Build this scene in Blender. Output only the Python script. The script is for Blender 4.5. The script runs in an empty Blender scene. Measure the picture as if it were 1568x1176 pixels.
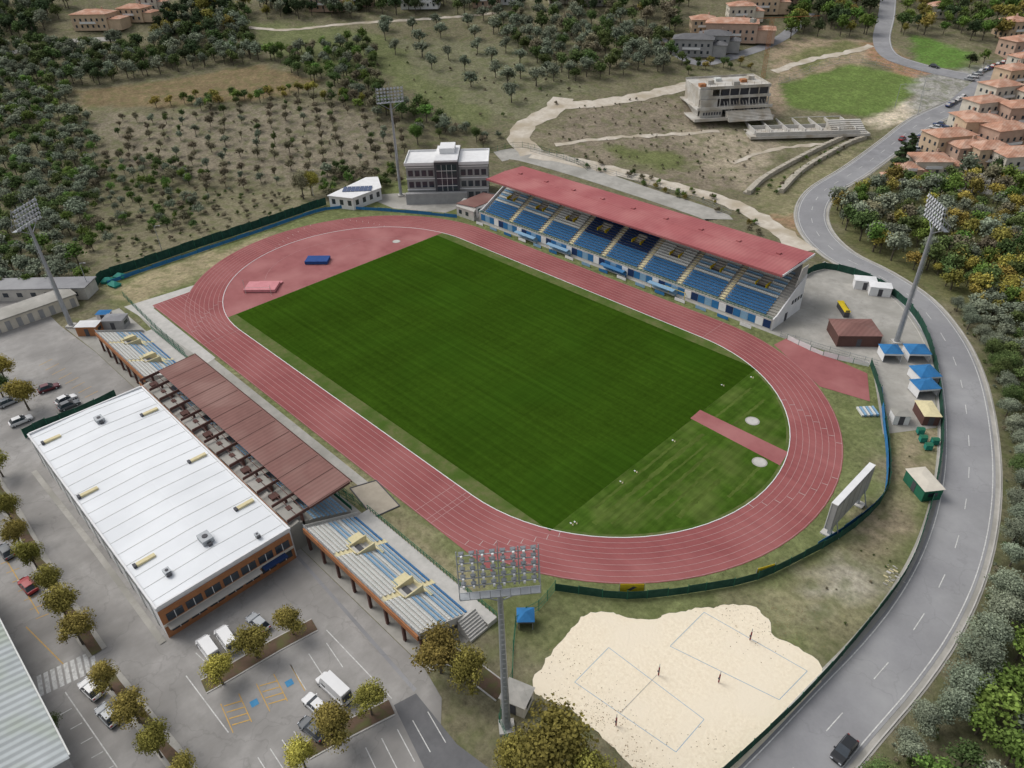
import bpy, math, random
import numpy as np
from mathutils import Matrix, Vector
from mathutils.geometry import tessellate_polygon
random.seed(7); rng=np.random.default_rng(7)
scene=bpy.context.scene
# ---------------------------------------------------------------- survey
CAM=np.array([115.694,-96.892,89.758]); YAW,PITCH,ROLL=2.37297,0.608184,-0.0293134; FL=1117.7
_f=np.array([math.cos(YAW)*math.cos(PITCH),math.sin(YAW)*math.cos(PITCH),-math.sin(PITCH)])
_r=np.array([math.sin(YAW),-math.cos(YAW),0.]); _u=np.cross(_r,_f)
R2=_r*math.cos(ROLL)+_u*math.sin(ROLL); U2=-_r*math.sin(ROLL)+_u*math.cos(ROLL)
def H(x,y):
    x=np.asarray(x,float); y=np.asarray(y,float)
    d=(x-115.69)*(-.7189)+(y+96.89)*.6951
    e=np.clip(d-240,0,420)
    return .2*e*e/(e+50)+1.6*np.sin(x/31+1)*np.sin(y/37)*np.clip(e/70,0,1)
def hz(x,y): return float(H(x,y))
def site(u,v,z=None):
    """aerial survey plate reading -> site metres on the terrain (or on level z)"""
    d=_f*FL+R2*(u-784)-U2*(v-588)
    if z is not None:
        t=(z-CAM[2])/d[2]
    else:
        lo,hi=0.,min(1.6,(-CAM[2])/d[2] if d[2]<0 else 1.6)
        for _ in range(32):
            m=(lo+hi)/2; p=CAM+d*m
            if p[2]>hz(p[0],p[1]): lo=m
            else: hi=m
        t=(lo+hi)/2
    return (float(CAM[0]+d[0]*t),float(CAM[1]+d[1]*t))
def S(pts): return [site(*p) for p in pts]
# ---------------------------------------------------------------- materials
def mat(name,c1,c2=None,scale=.4,rough=.9,bump=0.,detail=6,c3=None,scale3=.03,spec=.2,metal=0.,objrand=0.,coords='world',attr=None,lo=.35,hi=.65,cracks=0.):
    m=bpy.data.materials.new(name); m.use_nodes=True; nt=m.node_tree; N=nt.nodes; L=nt.links
    b=N['Principled BSDF']; b.inputs['Roughness'].default_value=rough
    b.inputs['Specular IOR Level'].default_value=spec; b.inputs['Metallic'].default_value=metal
    if c2 is None: c2=tuple(x*.82 for x in c1)
    if coords=='world':
        g=N.new('ShaderNodeNewGeometry'); vec=g.outputs['Position']
    else:
        g=N.new('ShaderNodeTexCoord'); vec=g.outputs['Object']
    no=N.new('ShaderNodeTexNoise'); no.inputs['Scale'].default_value=scale; no.inputs['Detail'].default_value=detail; no.inputs['Roughness'].default_value=.65
    L.new(vec,no.inputs['Vector'])
    mr=N.new('ShaderNodeMapRange'); mr.inputs['From Min'].default_value=lo; mr.inputs['From Max'].default_value=hi
    L.new(no.outputs['Fac'],mr.inputs['Value'])
    mx=N.new('ShaderNodeMix'); mx.data_type='RGBA'; L.new(mr.outputs['Result'],mx.inputs['Factor'])
    mx.inputs['A'].default_value=(*c1,1); mx.inputs['B'].default_value=(*c2,1)
    out=mx.outputs['Result']
    if c3 is not None:
        n3=N.new('ShaderNodeTexNoise'); n3.inputs['Scale'].default_value=scale3; n3.inputs['Detail'].default_value=4
        L.new(vec,n3.inputs['Vector']); m3=N.new('ShaderNodeMapRange'); m3.inputs['From Min'].default_value=.45; m3.inputs['From Max'].default_value=.65
        L.new(n3.outputs['Fac'],m3.inputs['Value'])
        x3=N.new('ShaderNodeMix'); x3.data_type='RGBA'; L.new(m3.outputs['Result'],x3.inputs['Factor']); L.new(out,x3.inputs['A']); x3.inputs['B'].default_value=(*c3,1); out=x3.outputs['Result']
    if cracks:
        nd=N.new('ShaderNodeTexNoise'); nd.inputs['Scale'].default_value=.35; nd.inputs['Detail'].default_value=4; L.new(vec,nd.inputs['Vector'])
        va=N.new('ShaderNodeVectorMath'); va.operation='MULTIPLY_ADD'; L.new(nd.outputs['Color'],va.inputs[0]); va.inputs[1].default_value=(5,5,5); L.new(vec,va.inputs[2])
        vo=N.new('ShaderNodeTexVoronoi'); vo.feature='DISTANCE_TO_EDGE'; vo.inputs['Scale'].default_value=.09; L.new(va.outputs[0],vo.inputs['Vector'])
        mc=N.new('ShaderNodeMapRange'); mc.inputs['From Min'].default_value=.0; mc.inputs['From Max'].default_value=.014; mc.inputs['To Min'].default_value=1-cracks; mc.inputs['To Max'].default_value=1; L.new(vo.outputs['Distance'],mc.inputs['Value'])
        vm=N.new('ShaderNodeVectorMath'); vm.operation='SCALE'; L.new(out,vm.inputs[0]); L.new(mc.outputs['Result'],vm.inputs['Scale']); out=vm.outputs[0]
    if objrand:
        oi=N.new('ShaderNodeObjectInfo'); hs=N.new('ShaderNodeHueSaturation')
        a=N.new('ShaderNodeMapRange'); a.inputs['To Min'].default_value=1-objrand; a.inputs['To Max'].default_value=1+objrand
        L.new(oi.outputs['Random'],a.inputs['Value']); L.new(a.outputs['Result'],hs.inputs['Value'])
        ml=N.new('ShaderNodeMath'); ml.operation='MULTIPLY'; ml.inputs[1].default_value=7.31; L.new(oi.outputs['Random'],ml.inputs[0])
        fr=N.new('ShaderNodeMath'); fr.operation='FRACT'; L.new(ml.outputs[0],fr.inputs[0])
        h=N.new('ShaderNodeMapRange'); h.inputs['To Min'].default_value=.475; h.inputs['To Max'].default_value=.52; L.new(fr.outputs[0],h.inputs['Value']); L.new(h.outputs['Result'],hs.inputs['Hue'])
        L.new(out,hs.inputs['Color']); out=hs.outputs['Color']
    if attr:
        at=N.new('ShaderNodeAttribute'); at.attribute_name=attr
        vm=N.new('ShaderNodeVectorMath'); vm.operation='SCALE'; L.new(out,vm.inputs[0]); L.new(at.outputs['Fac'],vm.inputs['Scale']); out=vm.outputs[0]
    L.new(out,b.inputs['Base Color'])
    if bump:
        bp=N.new('ShaderNodeBump'); bp.inputs['Strength'].default_value=bump; bp.inputs['Distance'].default_value=.3
        L.new(no.outputs['Fac'],bp.inputs['Height']); L.new(bp.outputs['Normal'],b.inputs['Normal'])
    return m
def stripe(m,axis,period,amount,duty=.5,ang=0.,dist=.25):
    nt=m.node_tree; N=nt.nodes; L=nt.links; b=N['Principled BSDF']
    src=b.inputs['Base Color'].links[0].from_socket
    g=N.new('ShaderNodeNewGeometry'); mp=N.new('ShaderNodeMapping'); mp.inputs['Rotation'].default_value=(0,0,ang); L.new(g.outputs['Position'],mp.inputs['Vector'])
    w=N.new('ShaderNodeTexWave'); w.bands_direction=axis; w.inputs['Scale'].default_value=2*math.pi/period/20; w.inputs['Distortion'].default_value=dist; w.inputs['Detail'].default_value=2; w.inputs['Detail Scale'].default_value=.4
    L.new(mp.outputs['Vector'],w.inputs['Vector'])
    mr=N.new('ShaderNodeMapRange'); mr.inputs['From Min'].default_value=duty-.3; mr.inputs['From Max'].default_value=duty+.3; mr.inputs['To Min'].default_value=1-amount; mr.inputs['To Max'].default_value=1+amount
    L.new(w.outputs['Fac'],mr.inputs['Value'])
    vm=N.new('ShaderNodeVectorMath'); vm.operation='SCALE'; L.new(src,vm.inputs[0]); L.new(mr.outputs['Result'],vm.inputs['Scale']); L.new(vm.outputs[0],b.inputs['Base Color'])
    return m
def streak(m,sx,sy,lo_,hi_):
    nt=m.node_tree; N=nt.nodes; L=nt.links; b=N['Principled BSDF']; src=b.inputs['Base Color'].links[0].from_socket
    g=N.new('ShaderNodeNewGeometry'); mp=N.new('ShaderNodeMapping'); mp.inputs['Scale'].default_value=(sx,sy,1); L.new(g.outputs['Position'],mp.inputs['Vector'])
    n=N.new('ShaderNodeTexNoise'); n.inputs['Scale'].default_value=1; n.inputs['Detail'].default_value=5; n.inputs['Roughness'].default_value=.7; L.new(mp.outputs['Vector'],n.inputs['Vector'])
    mr=N.new('ShaderNodeMapRange'); mr.inputs['From Min'].default_value=.35; mr.inputs['From Max'].default_value=.65; mr.inputs['To Min'].default_value=lo_; mr.inputs['To Max'].default_value=hi_; L.new(n.outputs['Fac'],mr.inputs['Value'])
    vm=N.new('ShaderNodeVectorMath'); vm.operation='SCALE'; L.new(src,vm.inputs[0]); L.new(mr.outputs['Result'],vm.inputs['Scale']); L.new(vm.outputs[0],b.inputs['Base Color'])
    return m
M={}
M['asph']=streak(mat('old_asphalt',(.37,.355,.34),(.29,.28,.265),.35,c3=(.25,.24,.228),scale3=.09,cracks=.14),.25,.06,.93,1.06)
M['asph2']=streak(mat('road_asphalt',(.285,.285,.295),(.24,.24,.25),.3,c3=(.33,.33,.335),scale3=.05,cracks=.1),.15,.15,.9,1.08)
M['asphd']=mat('dark_asphalt',(.16,.16,.165),(.13,.13,.135),.5)
M['conc']=mat('concrete',(.44,.42,.385),(.34,.33,.30),.5,c3=(.30,.29,.26),scale3=.1,cracks=.1)
M['concl']=mat('light_concrete',(.55,.53,.5),(.45,.44,.41),.6)
M['concd']=mat('site_concrete',(.58,.56,.52),(.45,.43,.39),.3,c3=(.38,.34,.28),scale3=.2)
M['gravel']=mat('gravel_path',(.62,.57,.49),(.50,.44,.36),.5,bump=.2,c3=(.42,.36,.27),scale3=.12)
M['track']=streak(mat('red_track',(.30,.098,.097),(.26,.082,.083),.18,c3=(.345,.13,.127),scale3=.05,rough=.85,spec=.1),.04,.9,.93,1.07)
M['track2']=mat('red_track_worn',(.33,.12,.12),(.28,.097,.097),.3,rough=.85,c3=(.38,.16,.155),scale3=.08)
M['line']=mat('white_line_paint',(.62,.58,.56),(.48,.42,.40),2.)
M['pline']=mat('parking_line_paint',(.68,.68,.66),(.42,.41,.40),2.2,lo=.4,hi=.7)
M['lineT']=mat('lane_line_paint',(.50,.34,.33),(.41,.23,.225),1.5)
M['yline']=mat('yellow_line_paint',(.65,.38,.08),(.45,.32,.14),2.)
M['bline']=mat('blue_paint',(.08,.28,.5),None,2.)
M['turf']=streak(streak(streak(stripe(stripe(mat('pitch_turf',(.037,.080,.007),(.029,.063,.0055),1.2,c3=(.030,.070,.006),scale3=.05,spec=0.,rough=1.),'Y',2.2,.05),'X',30,.04,dist=.1),.02,1.2,.87,1.13),.9,.025,.92,1.08),.05,.06,.88,1.12)
M['turf2']=streak(stripe(mat('outfield_grass',(.055,.105,.014),(.042,.085,.011),.9,c3=(.085,.125,.028),scale3=.12,spec=0.),'Y',2.6,.06,ang=.1),.6,.05,.8,1.25)
M['turfl']=streak(mat('worn_grass',(.095,.135,.032),(.07,.11,.02),.8,spec=0.),.5,.1,.75,1.2)
M['turf3']=mat('verge_grass',(.085,.13,.03),(.14,.145,.06),.8,c3=(.06,.11,.018),scale3=.15,spec=.05)
M['sand']=mat('sand',(.88,.79,.63),(.78,.68,.52),2.2,bump=.35,c3=(.82,.73,.58),scale3=.12,lo=.3,hi=.62,spec=.05)
M['white']=mat('white_paint',(.78,.78,.78),(.7,.7,.7),.5)
M['whroof']=mat('white_roof_membrane',(.80,.82,.84),(.76,.78,.80),.15,rough=.7,c3=(.71,.73,.75),scale3=.08)
M['grey']=mat('grey_render',(.35,.35,.35))
M['dgrey']=mat('dark_grey',(.09,.09,.1),rough=.6)
M['steel']=mat('galvanised_steel',(.38,.40,.42),(.3,.32,.34),1.,rough=.5,metal=.3,spec=.5)
M['glass']=mat('window_glass',(.03,.04,.05),(.05,.06,.075),.6,rough=.12,spec=.6)
M['redroof']=stripe(mat('red_sheet_roof',(.39,.128,.13),(.335,.105,.11),.12,c3=(.43,.17,.165),scale3=.08,rough=.8,spec=.1),'X',1.0,.05)
M['brroof']=stripe(mat('brown_sheet_roof',(.235,.125,.11),(.19,.10,.088),.3,c3=(.27,.16,.14),scale3=.15,rough=.85,spec=.1),'X',.9,.06)
M['brown']=mat('brown_steel',(.13,.07,.06))
M['orange']=mat('orange_fascia',(.42,.19,.09),(.32,.14,.065))
M['blue']=mat('blue_seat',(.06,.20,.40),(.05,.16,.33),3.,rough=.5)
M['dblue']=mat('dark_blue_seat',(.02,.045,.13),None,3.,rough=.5)
M['lblue']=mat('light_blue_plastic',(.24,.40,.56),(.20,.34,.48),3.,rough=.5)
M['wseat']=mat('white_seat',(.66,.67,.64),(.55,.56,.54),3.,rough=.5)
M['cream']=mat('cream_paint',(.70,.62,.38),(.6,.53,.32),2.)
M['yellow']=mat('yellow_paint',(.70,.52,.03),None,2.)
M['green']=mat('green_paint',(.03,.17,.10),(.03,.13,.08),2.)
M['gfence']=mat('green_windbreak',(.014,.05,.036),(.03,.085,.06),.8)
M['bfence']=mat('blue_windbreak',(.04,.19,.42),(.03,.14,.32),.5)
M['stone']=mat('gabion_stone',(.50,.46,.38),(.33,.30,.25),.9,bump=.5)
M['tile']=stripe(mat('terracotta_tile',(.50,.27,.185),(.38,.20,.135),.5,c3=(.56,.38,.29),scale3=.3),'X',.8,.08)
M['peach']=mat('peach_render',(.62,.47,.33)); M['salm']=mat('salmon_render',(.52,.37,.29)); M['ivory']=mat('ivory_render',(.66,.61,.52))
M['pink']=mat('pink_mat',(.62,.27,.29),(.55,.22,.24),.8); M['navy']=mat('navy_mat',(.03,.08,.26),None,.8)
M['corr']=stripe(mat('corrugated_grey_roof',(.42,.45,.46),(.34,.37,.37),.2,rough=.6,c3=(.34,.38,.33),scale3=.15),'X',1.1,.18)
M['solar']=mat('solar_panel',(.04,.07,.16),None,1.,rough=.2,spec=.6)
M['bark']=mat('bark',(.13,.11,.085),(.08,.07,.055),2.)
M['soil']=mat('planting_soil',(.15,.10,.07),(.10,.07,.05),1.,c3=(.12,.12,.05),scale3=.5)
M['tyre']=mat('tyre_rubber',(.02,.02,.02)); M['lampg']=mat('lamp_glass',(.55,.57,.6),(.45,.47,.5),rough=.25,spec=.6)
M['teal']=mat('teal_tarpaulin',(.03,.25,.20),None,1.,rough=.6)
M['rlight']=mat('tail_light',(.30,.02,.02),rough=.4); M['pad']=mat('post_padding',(.22,.035,.04))
M['leaf']=mat('fallen_leaves_brown',(.30,.20,.10),(.20,.13,.06),3.)
# ---------------------------------------------------------------- builders
def link(o): scene.collection.objects.link(o); return o
def mesh_obj(name,V,F,mats,mi=None,smooth=False):
    me=bpy.data.meshes.new(name); me.from_pydata([tuple(map(float,v)) for v in V],[],F)
    for m in (mats if isinstance(mats,(list,tuple)) else [mats]): me.materials.append(m)
    if mi is not None: me.polygons.foreach_set('material_index',mi)
    me.update(); return link(bpy.data.objects.new(name,me))
BOXF=[(0,3,2,1),(4,5,6,7),(0,1,5,4),(1,2,6,5),(2,3,7,6),(3,0,4,7)]
class Grp:
    def __init__(s,name,loc=(0,0,0),rz=0.): s.name=name; s.loc=loc; s.rz=rz; s.p={}
    def _g(s,part,m):
        return s.p.setdefault((part,m),([],[]))
    def raw(s,part,m,V,F):
        a,b=s._g(part,m); n=len(a); a.extend(V); b.extend([tuple(i+n for i in f) for f in F])
    def box(s,part,m,x0,x1,y0,y1,z0,z1):
        s.raw(part,m,[(x0,y0,z0),(x1,y0,z0),(x1,y1,z0),(x0,y1,z0),(x0,y0,z1),(x1,y0,z1),(x1,y1,z1),(x0,y1,z1)],BOXF)
    def prism(s,part,m,pts,z0,z1):
        n=len(pts)
        A=sum(pts[i][0]*pts[(i+1)%n][1]-pts[(i+1)%n][0]*pts[i][1] for i in range(n))
        if A<0: pts=pts[::-1]
        s.raw(part,m,[(x,y,z0) for x,y in pts]+[(x,y,z1) for x,y in pts],[tuple(range(n-1,-1,-1)),tuple(range(n,2*n))]+[(i,(i+1)%n,n+(i+1)%n,n+i) for i in range(n)])
    def xprof(s,part,m,prof,x0,x1):
        n=len(prof)
        s.raw(part,m,[(x0,y,z) for y,z in prof]+[(x1,y,z) for y,z in prof],[tuple(range(n)),tuple(range(2*n-1,n-1,-1))]+[(i,n+i,n+(i+1)%n,(i+1)%n) for i in range(n)])
    def cyl(s,part,m,p,q,r0,r1=None,n=8):
        r1=r0 if r1 is None else r1; p=Vector(p); q=Vector(q); d=(q-p).normalized()
        a=d.orthogonal().normalized(); b=d.cross(a); V=[]
        for c,r in ((p,r0),(q,r1)):
            for i in range(n):
                t=2*math.pi*i/n; V.append(tuple(c+a*r*math.cos(t)+b*r*math.sin(t)))
        s.raw(part,m,V,[tuple(range(n-1,-1,-1)),tuple(range(n,2*n))]+[(i,(i+1)%n,n+(i+1)%n,n+i) for i in range(n)])
    def hip(s,part,m,x0,x1,y0,y1,z,h,over=.5,gable=False):
        x0-=over;x1+=over;y0-=over;y1+=over
        w,d=x1-x0,y1-y0
        if w>=d:
            k=0 if gable else d/2; a=(x0+k,(y0+y1)/2,z+h); b=(x1-k,(y0+y1)/2,z+h)
            V=[(x0,y0,z),(x1,y0,z),(x1,y1,z),(x0,y1,z),a,b]; F=[(0,1,5,4),(2,3,4,5),(1,2,5),(3,0,4),(3,2,1,0)]
        else:
            k=0 if gable else w/2; a=((x0+x1)/2,y0+k,z+h); b=((x0+x1)/2,y1-k,z+h)
            V=[(x0,y0,z),(x1,y0,z),(x1,y1,z),(x0,y1,z),a,b]; F=[(1,2,5,4),(3,0,4,5),(0,1,4),(2,3,5),(3,2,1,0)]
        s.raw(part,m,V,F)
    def done(s):
        e=link(bpy.data.objects.new(s.name,None)); e.location=s.loc; e.rotation_euler=(0,0,s.rz); e.empty_display_size=.5
        for (part,m),(V,F) in s.p.items():
            o=mesh_obj(part,V,F,M[m] if isinstance(m,str) else m); o.parent=e
        return e
def sheet(name,pts,z,m):
    n=len(pts)
    A=sum(pts[i][0]*pts[(i+1)%n][1]-pts[(i+1)%n][0]*pts[i][1] for i in range(n))
    if A<0: pts=pts[::-1]
    tr=tessellate_polygon([[Vector((x,y,0)) for x,y in pts]])
    F=[]
    for t in tr:
        a,b,c=[pts[i] for i in t]
        ar=(b[0]-a[0])*(c[1]-a[1])-(c[0]-a[0])*(b[1]-a[1]); F.append(tuple(t) if ar>0 else tuple(t[::-1]))
    return mesh_obj(name,[(x,y,z) for x,y in pts],F,m)
def smooth(pts,step=3.):
    P=[np.array(p,float) for p in pts]; P=[2*P[0]-P[1]]+P+[2*P[-1]-P[-2]]; out=[]
    for i in range(1,len(P)-2):
        n=max(2,int(np.linalg.norm(P[i+1]-P[i])/step))
        for k in range(n):
            t=k/n; out.append(.5*((2*P[i])+(-P[i-1]+P[i+1])*t+(2*P[i-1]-5*P[i]+4*P[i+1]-P[i+2])*t*t+(-P[i-1]+3*P[i]-3*P[i+1]+P[i+2])*t**3))
    out.append(P[-2]); return out
def offs(pts,o):
    P=np.array(pts); T=np.gradient(P,axis=0); T/=np.linalg.norm(T,axis=1)[:,None]+1e-9
    o=np.asarray(o)
    return P+np.stack([-T[:,1],T[:,0]],1)*(o[:,None] if o.ndim else o)
def ribbon(name,pts,w,dz,m,step=3.,o=0.,dash=None,crossn=1,rag=0.):
    C=smooth(pts,step); C=offs(C,o); n0=len(C)
    jl=np.array([rag*(math.sin(i*1.3)+math.sin(i*2.9+1)) for i in range(n0)]); jr=np.array([rag*(math.sin(i*1.7+2)+math.sin(i*3.3)) for i in range(n0)])
    cols=[offs(C,-w/2-jl if k==0 else (w/2+jr if k==crossn else np.full(n0,-w/2+w*k/crossn))) for k in range(crossn+1)]
    V=[];F=[]; n=crossn+1
    for i in range(len(C)):
        for c in cols: V.append((c[i][0],c[i][1],hz(*c[i])+dz))
    for i in range(len(C)-1):
        if dash and (i%dash[1])>=dash[0]: continue
        for k in range(crossn): F.append((i*n+k,i*n+k+1,(i+1)*n+k+1,(i+1)*n+k)[::-1])
    return mesh_obj(name,V,F,m)
# ---------------------------------------------------------------- terrain
def axis(a,b,st,far):
    c=list(np.arange(a,b+.1,st)); s=st; x=c[0]; L=[]
    while x>-far: s*=1.35; x-=s; L.append(x)
    s=st; x=c[-1]; Rr=[]
    while x<far: s*=1.35; x+=s; Rr.append(x)
    return np.array(L[::-1]+c+Rr)
ax=axis(-430,190,2.5,4000); ay=axis(-170,440,2.5,4000)
X,Y=np.meshgrid(ax,ay); Z=H(X,Y)
PX=X.ravel(); PY=Y.ravel()
def wob(x,y):
    return (np.sin(x*.31+y*.17)+np.sin(x*.13-y*.41+1.3)+np.sin(x*.73+y*.62+2)*.6+np.sin(-x*.9+y*1.1)*.4)
def sdpoly(pts,x,y):
    d=np.full(x.shape,1e9); ins=np.zeros(x.shape,bool); n=len(pts)
    for i in range(n):
        ax_,ay_=pts[i]; bx,by=pts[(i+1)%n]; ex,ey=bx-ax_,by-ay_
        t=np.clip(((x-ax_)*ex+(y-ay_)*ey)/(ex*ex+ey*ey+1e-9),0,1)
        d=np.minimum(d,np.hypot(x-ax_-t*ex,y-ay_-t*ey))
        c=((ay_>y)!=(by>y))&(x<(bx-ax_)*(y-ay_)/(by-ay_+1e-12)+ax_); ins^=c
    return np.where(ins,-d,d)
col=np.tile(np.array([.18,.165,.105]),(PX.size,1))
big=(np.sin(PX*.021+1)+np.sin(PY*.027+2)+np.sin((PX+PY)*.045))/3
col*= (1+.15*big)[:,None]
ZONES=[
 ([(380,30),(620,60),(800,150),(720,200),(600,120),(470,110),(400,70)],(.155,.17,.08),5),
 ([(110,140),(260,122),(400,98),(490,125),(430,150),(250,165),(130,162)],(.215,.165,.095),3),
 ([(140,180),(300,170),(500,158),(600,190),(600,250),(460,290),(300,270),(180,250)],(.235,.205,.15),6),
 ([(130,380),(200,360),(350,310),(500,270),(500,310),(300,378),(160,425)],(.205,.185,.12),5),
 ([(600,60),(860,60),(900,140),(800,200),(640,110)],(.19,.185,.115),6),
 ([(820,215),(880,165),(1040,150),(1150,200),(1160,290),(1080,290),(900,245)],(.23,.195,.145),5),
 ([(930,225),(1050,235),(1060,265),(960,255)],(.15,.165,.07),4),
 ([(1030,195),(1150,200),(1190,215),(1150,290),(1100,270)],(.34,.29,.215),5),
 ([(1180,60),(1330,60),(1340,90),(1290,115),(1190,125)],(.34,.27,.185),4),
 ([(1150,150),(1195,120),(1210,165),(1170,185)],(.36,.28,.20),3),
 ([(1200,85),(1290,62),(1320,70),(1230,110)],(.19,.19,.09),3),
 ([(1192,130),(1300,98),(1430,125),(1350,180),(1205,165)],(.145,.205,.06),1.5),
 ([(1320,185),(1460,125),(1480,140),(1350,200)],(.60,.52,.40),2),
 ([(1320,62),(1345,66),(1440,120),(1420,128),(1330,92)],(.36,.22,.14),2),
 ([(1390,50),(1490,80),(1480,110),(1400,95)],(.12,.21,.05),3),
 ([(1150,290),(1230,250),(1320,210),(1300,260),(1240,300),(1240,370),(1170,330)],(.24,.22,.13),3),
 ([(1170,330),(1235,330),(1240,365)],(.36,.22,.14),3),
 ([(1260,300),(1568,250),(1568,520),(1480,480),(1300,390)],(.14,.14,.065),4),
 ([(1500,480),(1700,480),(1700,1176),(1400,1176),(1520,860)],(.12,.12,.065),4),
 ([(1395,120),(1568,90),(1620,300),(1400,290),(1400,215)],(.34,.33,.30),3),
]
STAD=[(-97,-50),(-97,60),(85,75),(100,40),(105,0),(100,-30),(85,-50),(62,-53),(-70,-53)]
def paint(P,c,soft,amp=1.):
    sd=sdpoly(P,PX,PY)+wob(PX,PY)*soft*.35*amp
    w=np.clip(.5-sd/soft,0,1)[:,None]; col[:]=col*(1-w)+np.array(c)*w
for pl,c,s in ZONES: paint(S(pl),c,s)
paint(STAD,(.165,.185,.08),2.5)
paint(S([(160,440),(430,352),(330,415),(215,465)]),(.34,.29,.18),3)
paint(S([(1350,665),(1430,655),(1440,700),(1415,790),(1370,880),(1290,985),(1120,925),(1240,870),(1335,800),(1360,740)]),(.31,.26,.175),4)
paint(S([(1240,870),(1400,840),(1290,985),(1120,925)]),(.22,.215,.12),5)
paint(S([(1200,900),(1300,860),(1330,900),(1260,950)]),(.38,.35,.28),4)
paint(S([(840,900),(960,918),(900,945),(810,1040),(790,1060),(780,930)]),(.16,.17,.08),3)
paint([(-40,-48),(42,-47),(58,-47),(58,-52.5),(-40,-52.5)],(.28,.25,.155),2)
col=np.clip(col,.01,.9)
nx,ny=len(ax),len(ay)
me=bpy.data.meshes.new('ground')
V=np.stack([PX,PY,Z.ravel()],1).astype(np.float32)
i,j=np.meshgrid(np.arange(nx-1),np.arange(ny-1)); a=(j*nx+i).ravel(); Fq=np.stack([a,a+1,a+1+nx,a+nx],1)
me.vertices.add(len(V)); me.vertices.foreach_set('co',V.ravel())
me.loops.add(Fq.size); me.loops.foreach_set('vertex_index',Fq.ravel().astype(np.int32))
me.polygons.add(len(Fq)); me.polygons.foreach_set('loop_start',np.arange(0,Fq.size,4,dtype=np.int32)); me.polygons.foreach_set('loop_total',np.full(len(Fq),4,np.int32))
me.update(calc_edges=True); me.polygons.foreach_set('use_smooth',[True]*len(Fq))
at=me.color_attributes.new('zone','FLOAT_COLOR','POINT'); at.data.foreach_set('color',np.concatenate([col,np.ones((len(col),1))],1).astype(np.float32).ravel())
gm=bpy.data.materials.new('ground_soil_and_grass'); gm.use_nodes=True; N=gm.node_tree.nodes; L=gm.node_tree.links; b=N['Principled BSDF']; b.inputs['Roughness'].default_value=1; b.inputs['Specular IOR Level'].default_value=.05
ca=N.new('ShaderNodeAttribute'); ca.attribute_name='zone'; g=N.new('ShaderNodeNewGeometry'); cur=ca.outputs['Color']
hh=None
for sc,lo_,hi_,det in ((.9,.55,1.5,8),(.12,.75,1.25,5)):
    n=N.new('ShaderNodeTexNoise'); n.inputs['Scale'].default_value=sc; n.inputs['Detail'].default_value=det; n.inputs['Roughness'].default_value=.75; L.new(g.outputs['Position'],n.inputs['Vector'])
    r=N.new('ShaderNodeMapRange'); r.inputs['From Min'].default_value=.3; r.inputs['From Max'].default_value=.7; r.inputs['To Min'].default_value=lo_; r.inputs['To Max'].default_value=hi_; L.new(n.outputs['Fac'],r.inputs['Value'])
    v=N.new('ShaderNodeVectorMath'); v.operation='SCALE'; L.new(cur,v.inputs[0]); L.new(r.outputs['Result'],v.inputs['Scale']); cur=v.outputs[0]; hh=hh or n
n=N.new('ShaderNodeTexNoise'); n.inputs['Scale'].default_value=.3; n.inputs['Detail'].default_value=6; L.new(g.outputs['Position'],n.inputs['Vector'])
r=N.new('ShaderNodeMapRange'); r.inputs['From Min'].default_value=.48; r.inputs['From Max'].default_value=.66; r.inputs['To Max'].default_value=.5; L.new(n.outputs['Fac'],r.inputs['Value'])
mx=N.new('ShaderNodeMix'); mx.data_type='RGBA'; L.new(r.outputs['Result'],mx.inputs['Factor']); L.new(cur,mx.inputs['A']); mx.inputs['B'].default_value=(.115,.14,.05,1)
L.new(mx.outputs['Result'],b.inputs['Base Color'])
bp=N.new('ShaderNodeBump'); bp.inputs['Strength'].default_value=.6; bp.inputs['Distance'].default_value=.5; L.new(hh.outputs['Fac'],bp.inputs['Height']); L.new(bp.outputs['Normal'],b.inputs['Normal'])
me.materials.append(gm); link(bpy.data.objects.new('ground',me))
# ---------------------------------------------------------------- pavements
sheet('parking_lot',[(-78,-66.5),(-58,-65),(-27,-64.5),(63,-64.3),(68,-65.5),(84,-80),(110,-100),(110,-190),(-200,-190),(-200,-66.5)],.03,M['asph'])
sheet('stand_pavement',[(-76,-66),(-76,-52.6),(-40,-52.6),(64,-52.6),(64,-64.2),(-27,-64.4),(-58,-64.9)],.02,M['conc'])
sheet('path_concrete',[(-40,-52.5),(-72,-50.5),(-72,-47),(30,-47.2),(30,-49),(-40,-49)],.04,M['conc'])
sheet('chute_path',S([(190,470),(300,436),(318,432),(312,445),(235,472),(330,548),(318,556),(210,482)]),.045,M['concl'])
sheet('service_yard',S([(1192,515),(1232,425),(1262,400),(1345,432),(1395,470),(1420,520),(1432,600),(1434,655),(1352,665),(1342,600),(1335,560)]),.03,M['conc'])
sheet('apron_pavement',[(-60,70.5),(-97,62),(-92,38),(-78,38),(-62,47),(-62,56),(-53,49),(57,49),(57,70.5)],.025,M['conc'])
rb=S([(762,240),(800,238),(930,276),(1080,326),(1100,336)])
ribbon('service_road',rb,9,.06,M['conc'],crossn=2)
def stad(R,n=40,L_=42.2,z=0.):
    P=[]
    for k in range(n+1):
        t=-math.pi/2+math.pi*k/n; P.append((L_+R*math.cos(t),R*math.sin(t)))
    for k in range(n+1):
        t=math.pi/2+math.pi*k/n; P.append((-L_+R*math.cos(t),R*math.sin(t)))
    return P
def ring(name,R0,R1,z,m):
    A=stad(R0);B=stad(R1);n=len(A); return mesh_obj(name,[(x,y,z) for x,y in A]+[(x,y,z) for x,y in B],[(i,n+i,n+(i+1)%n,(i+1)%n) for i in range(n)],m)
ring('running_track',36.5,46.0,.06,M['track'])
D=[p for p in stad(36.5) if p[0]<-50.2]; yy=math.sqrt(36.5**2-8**2)
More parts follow.
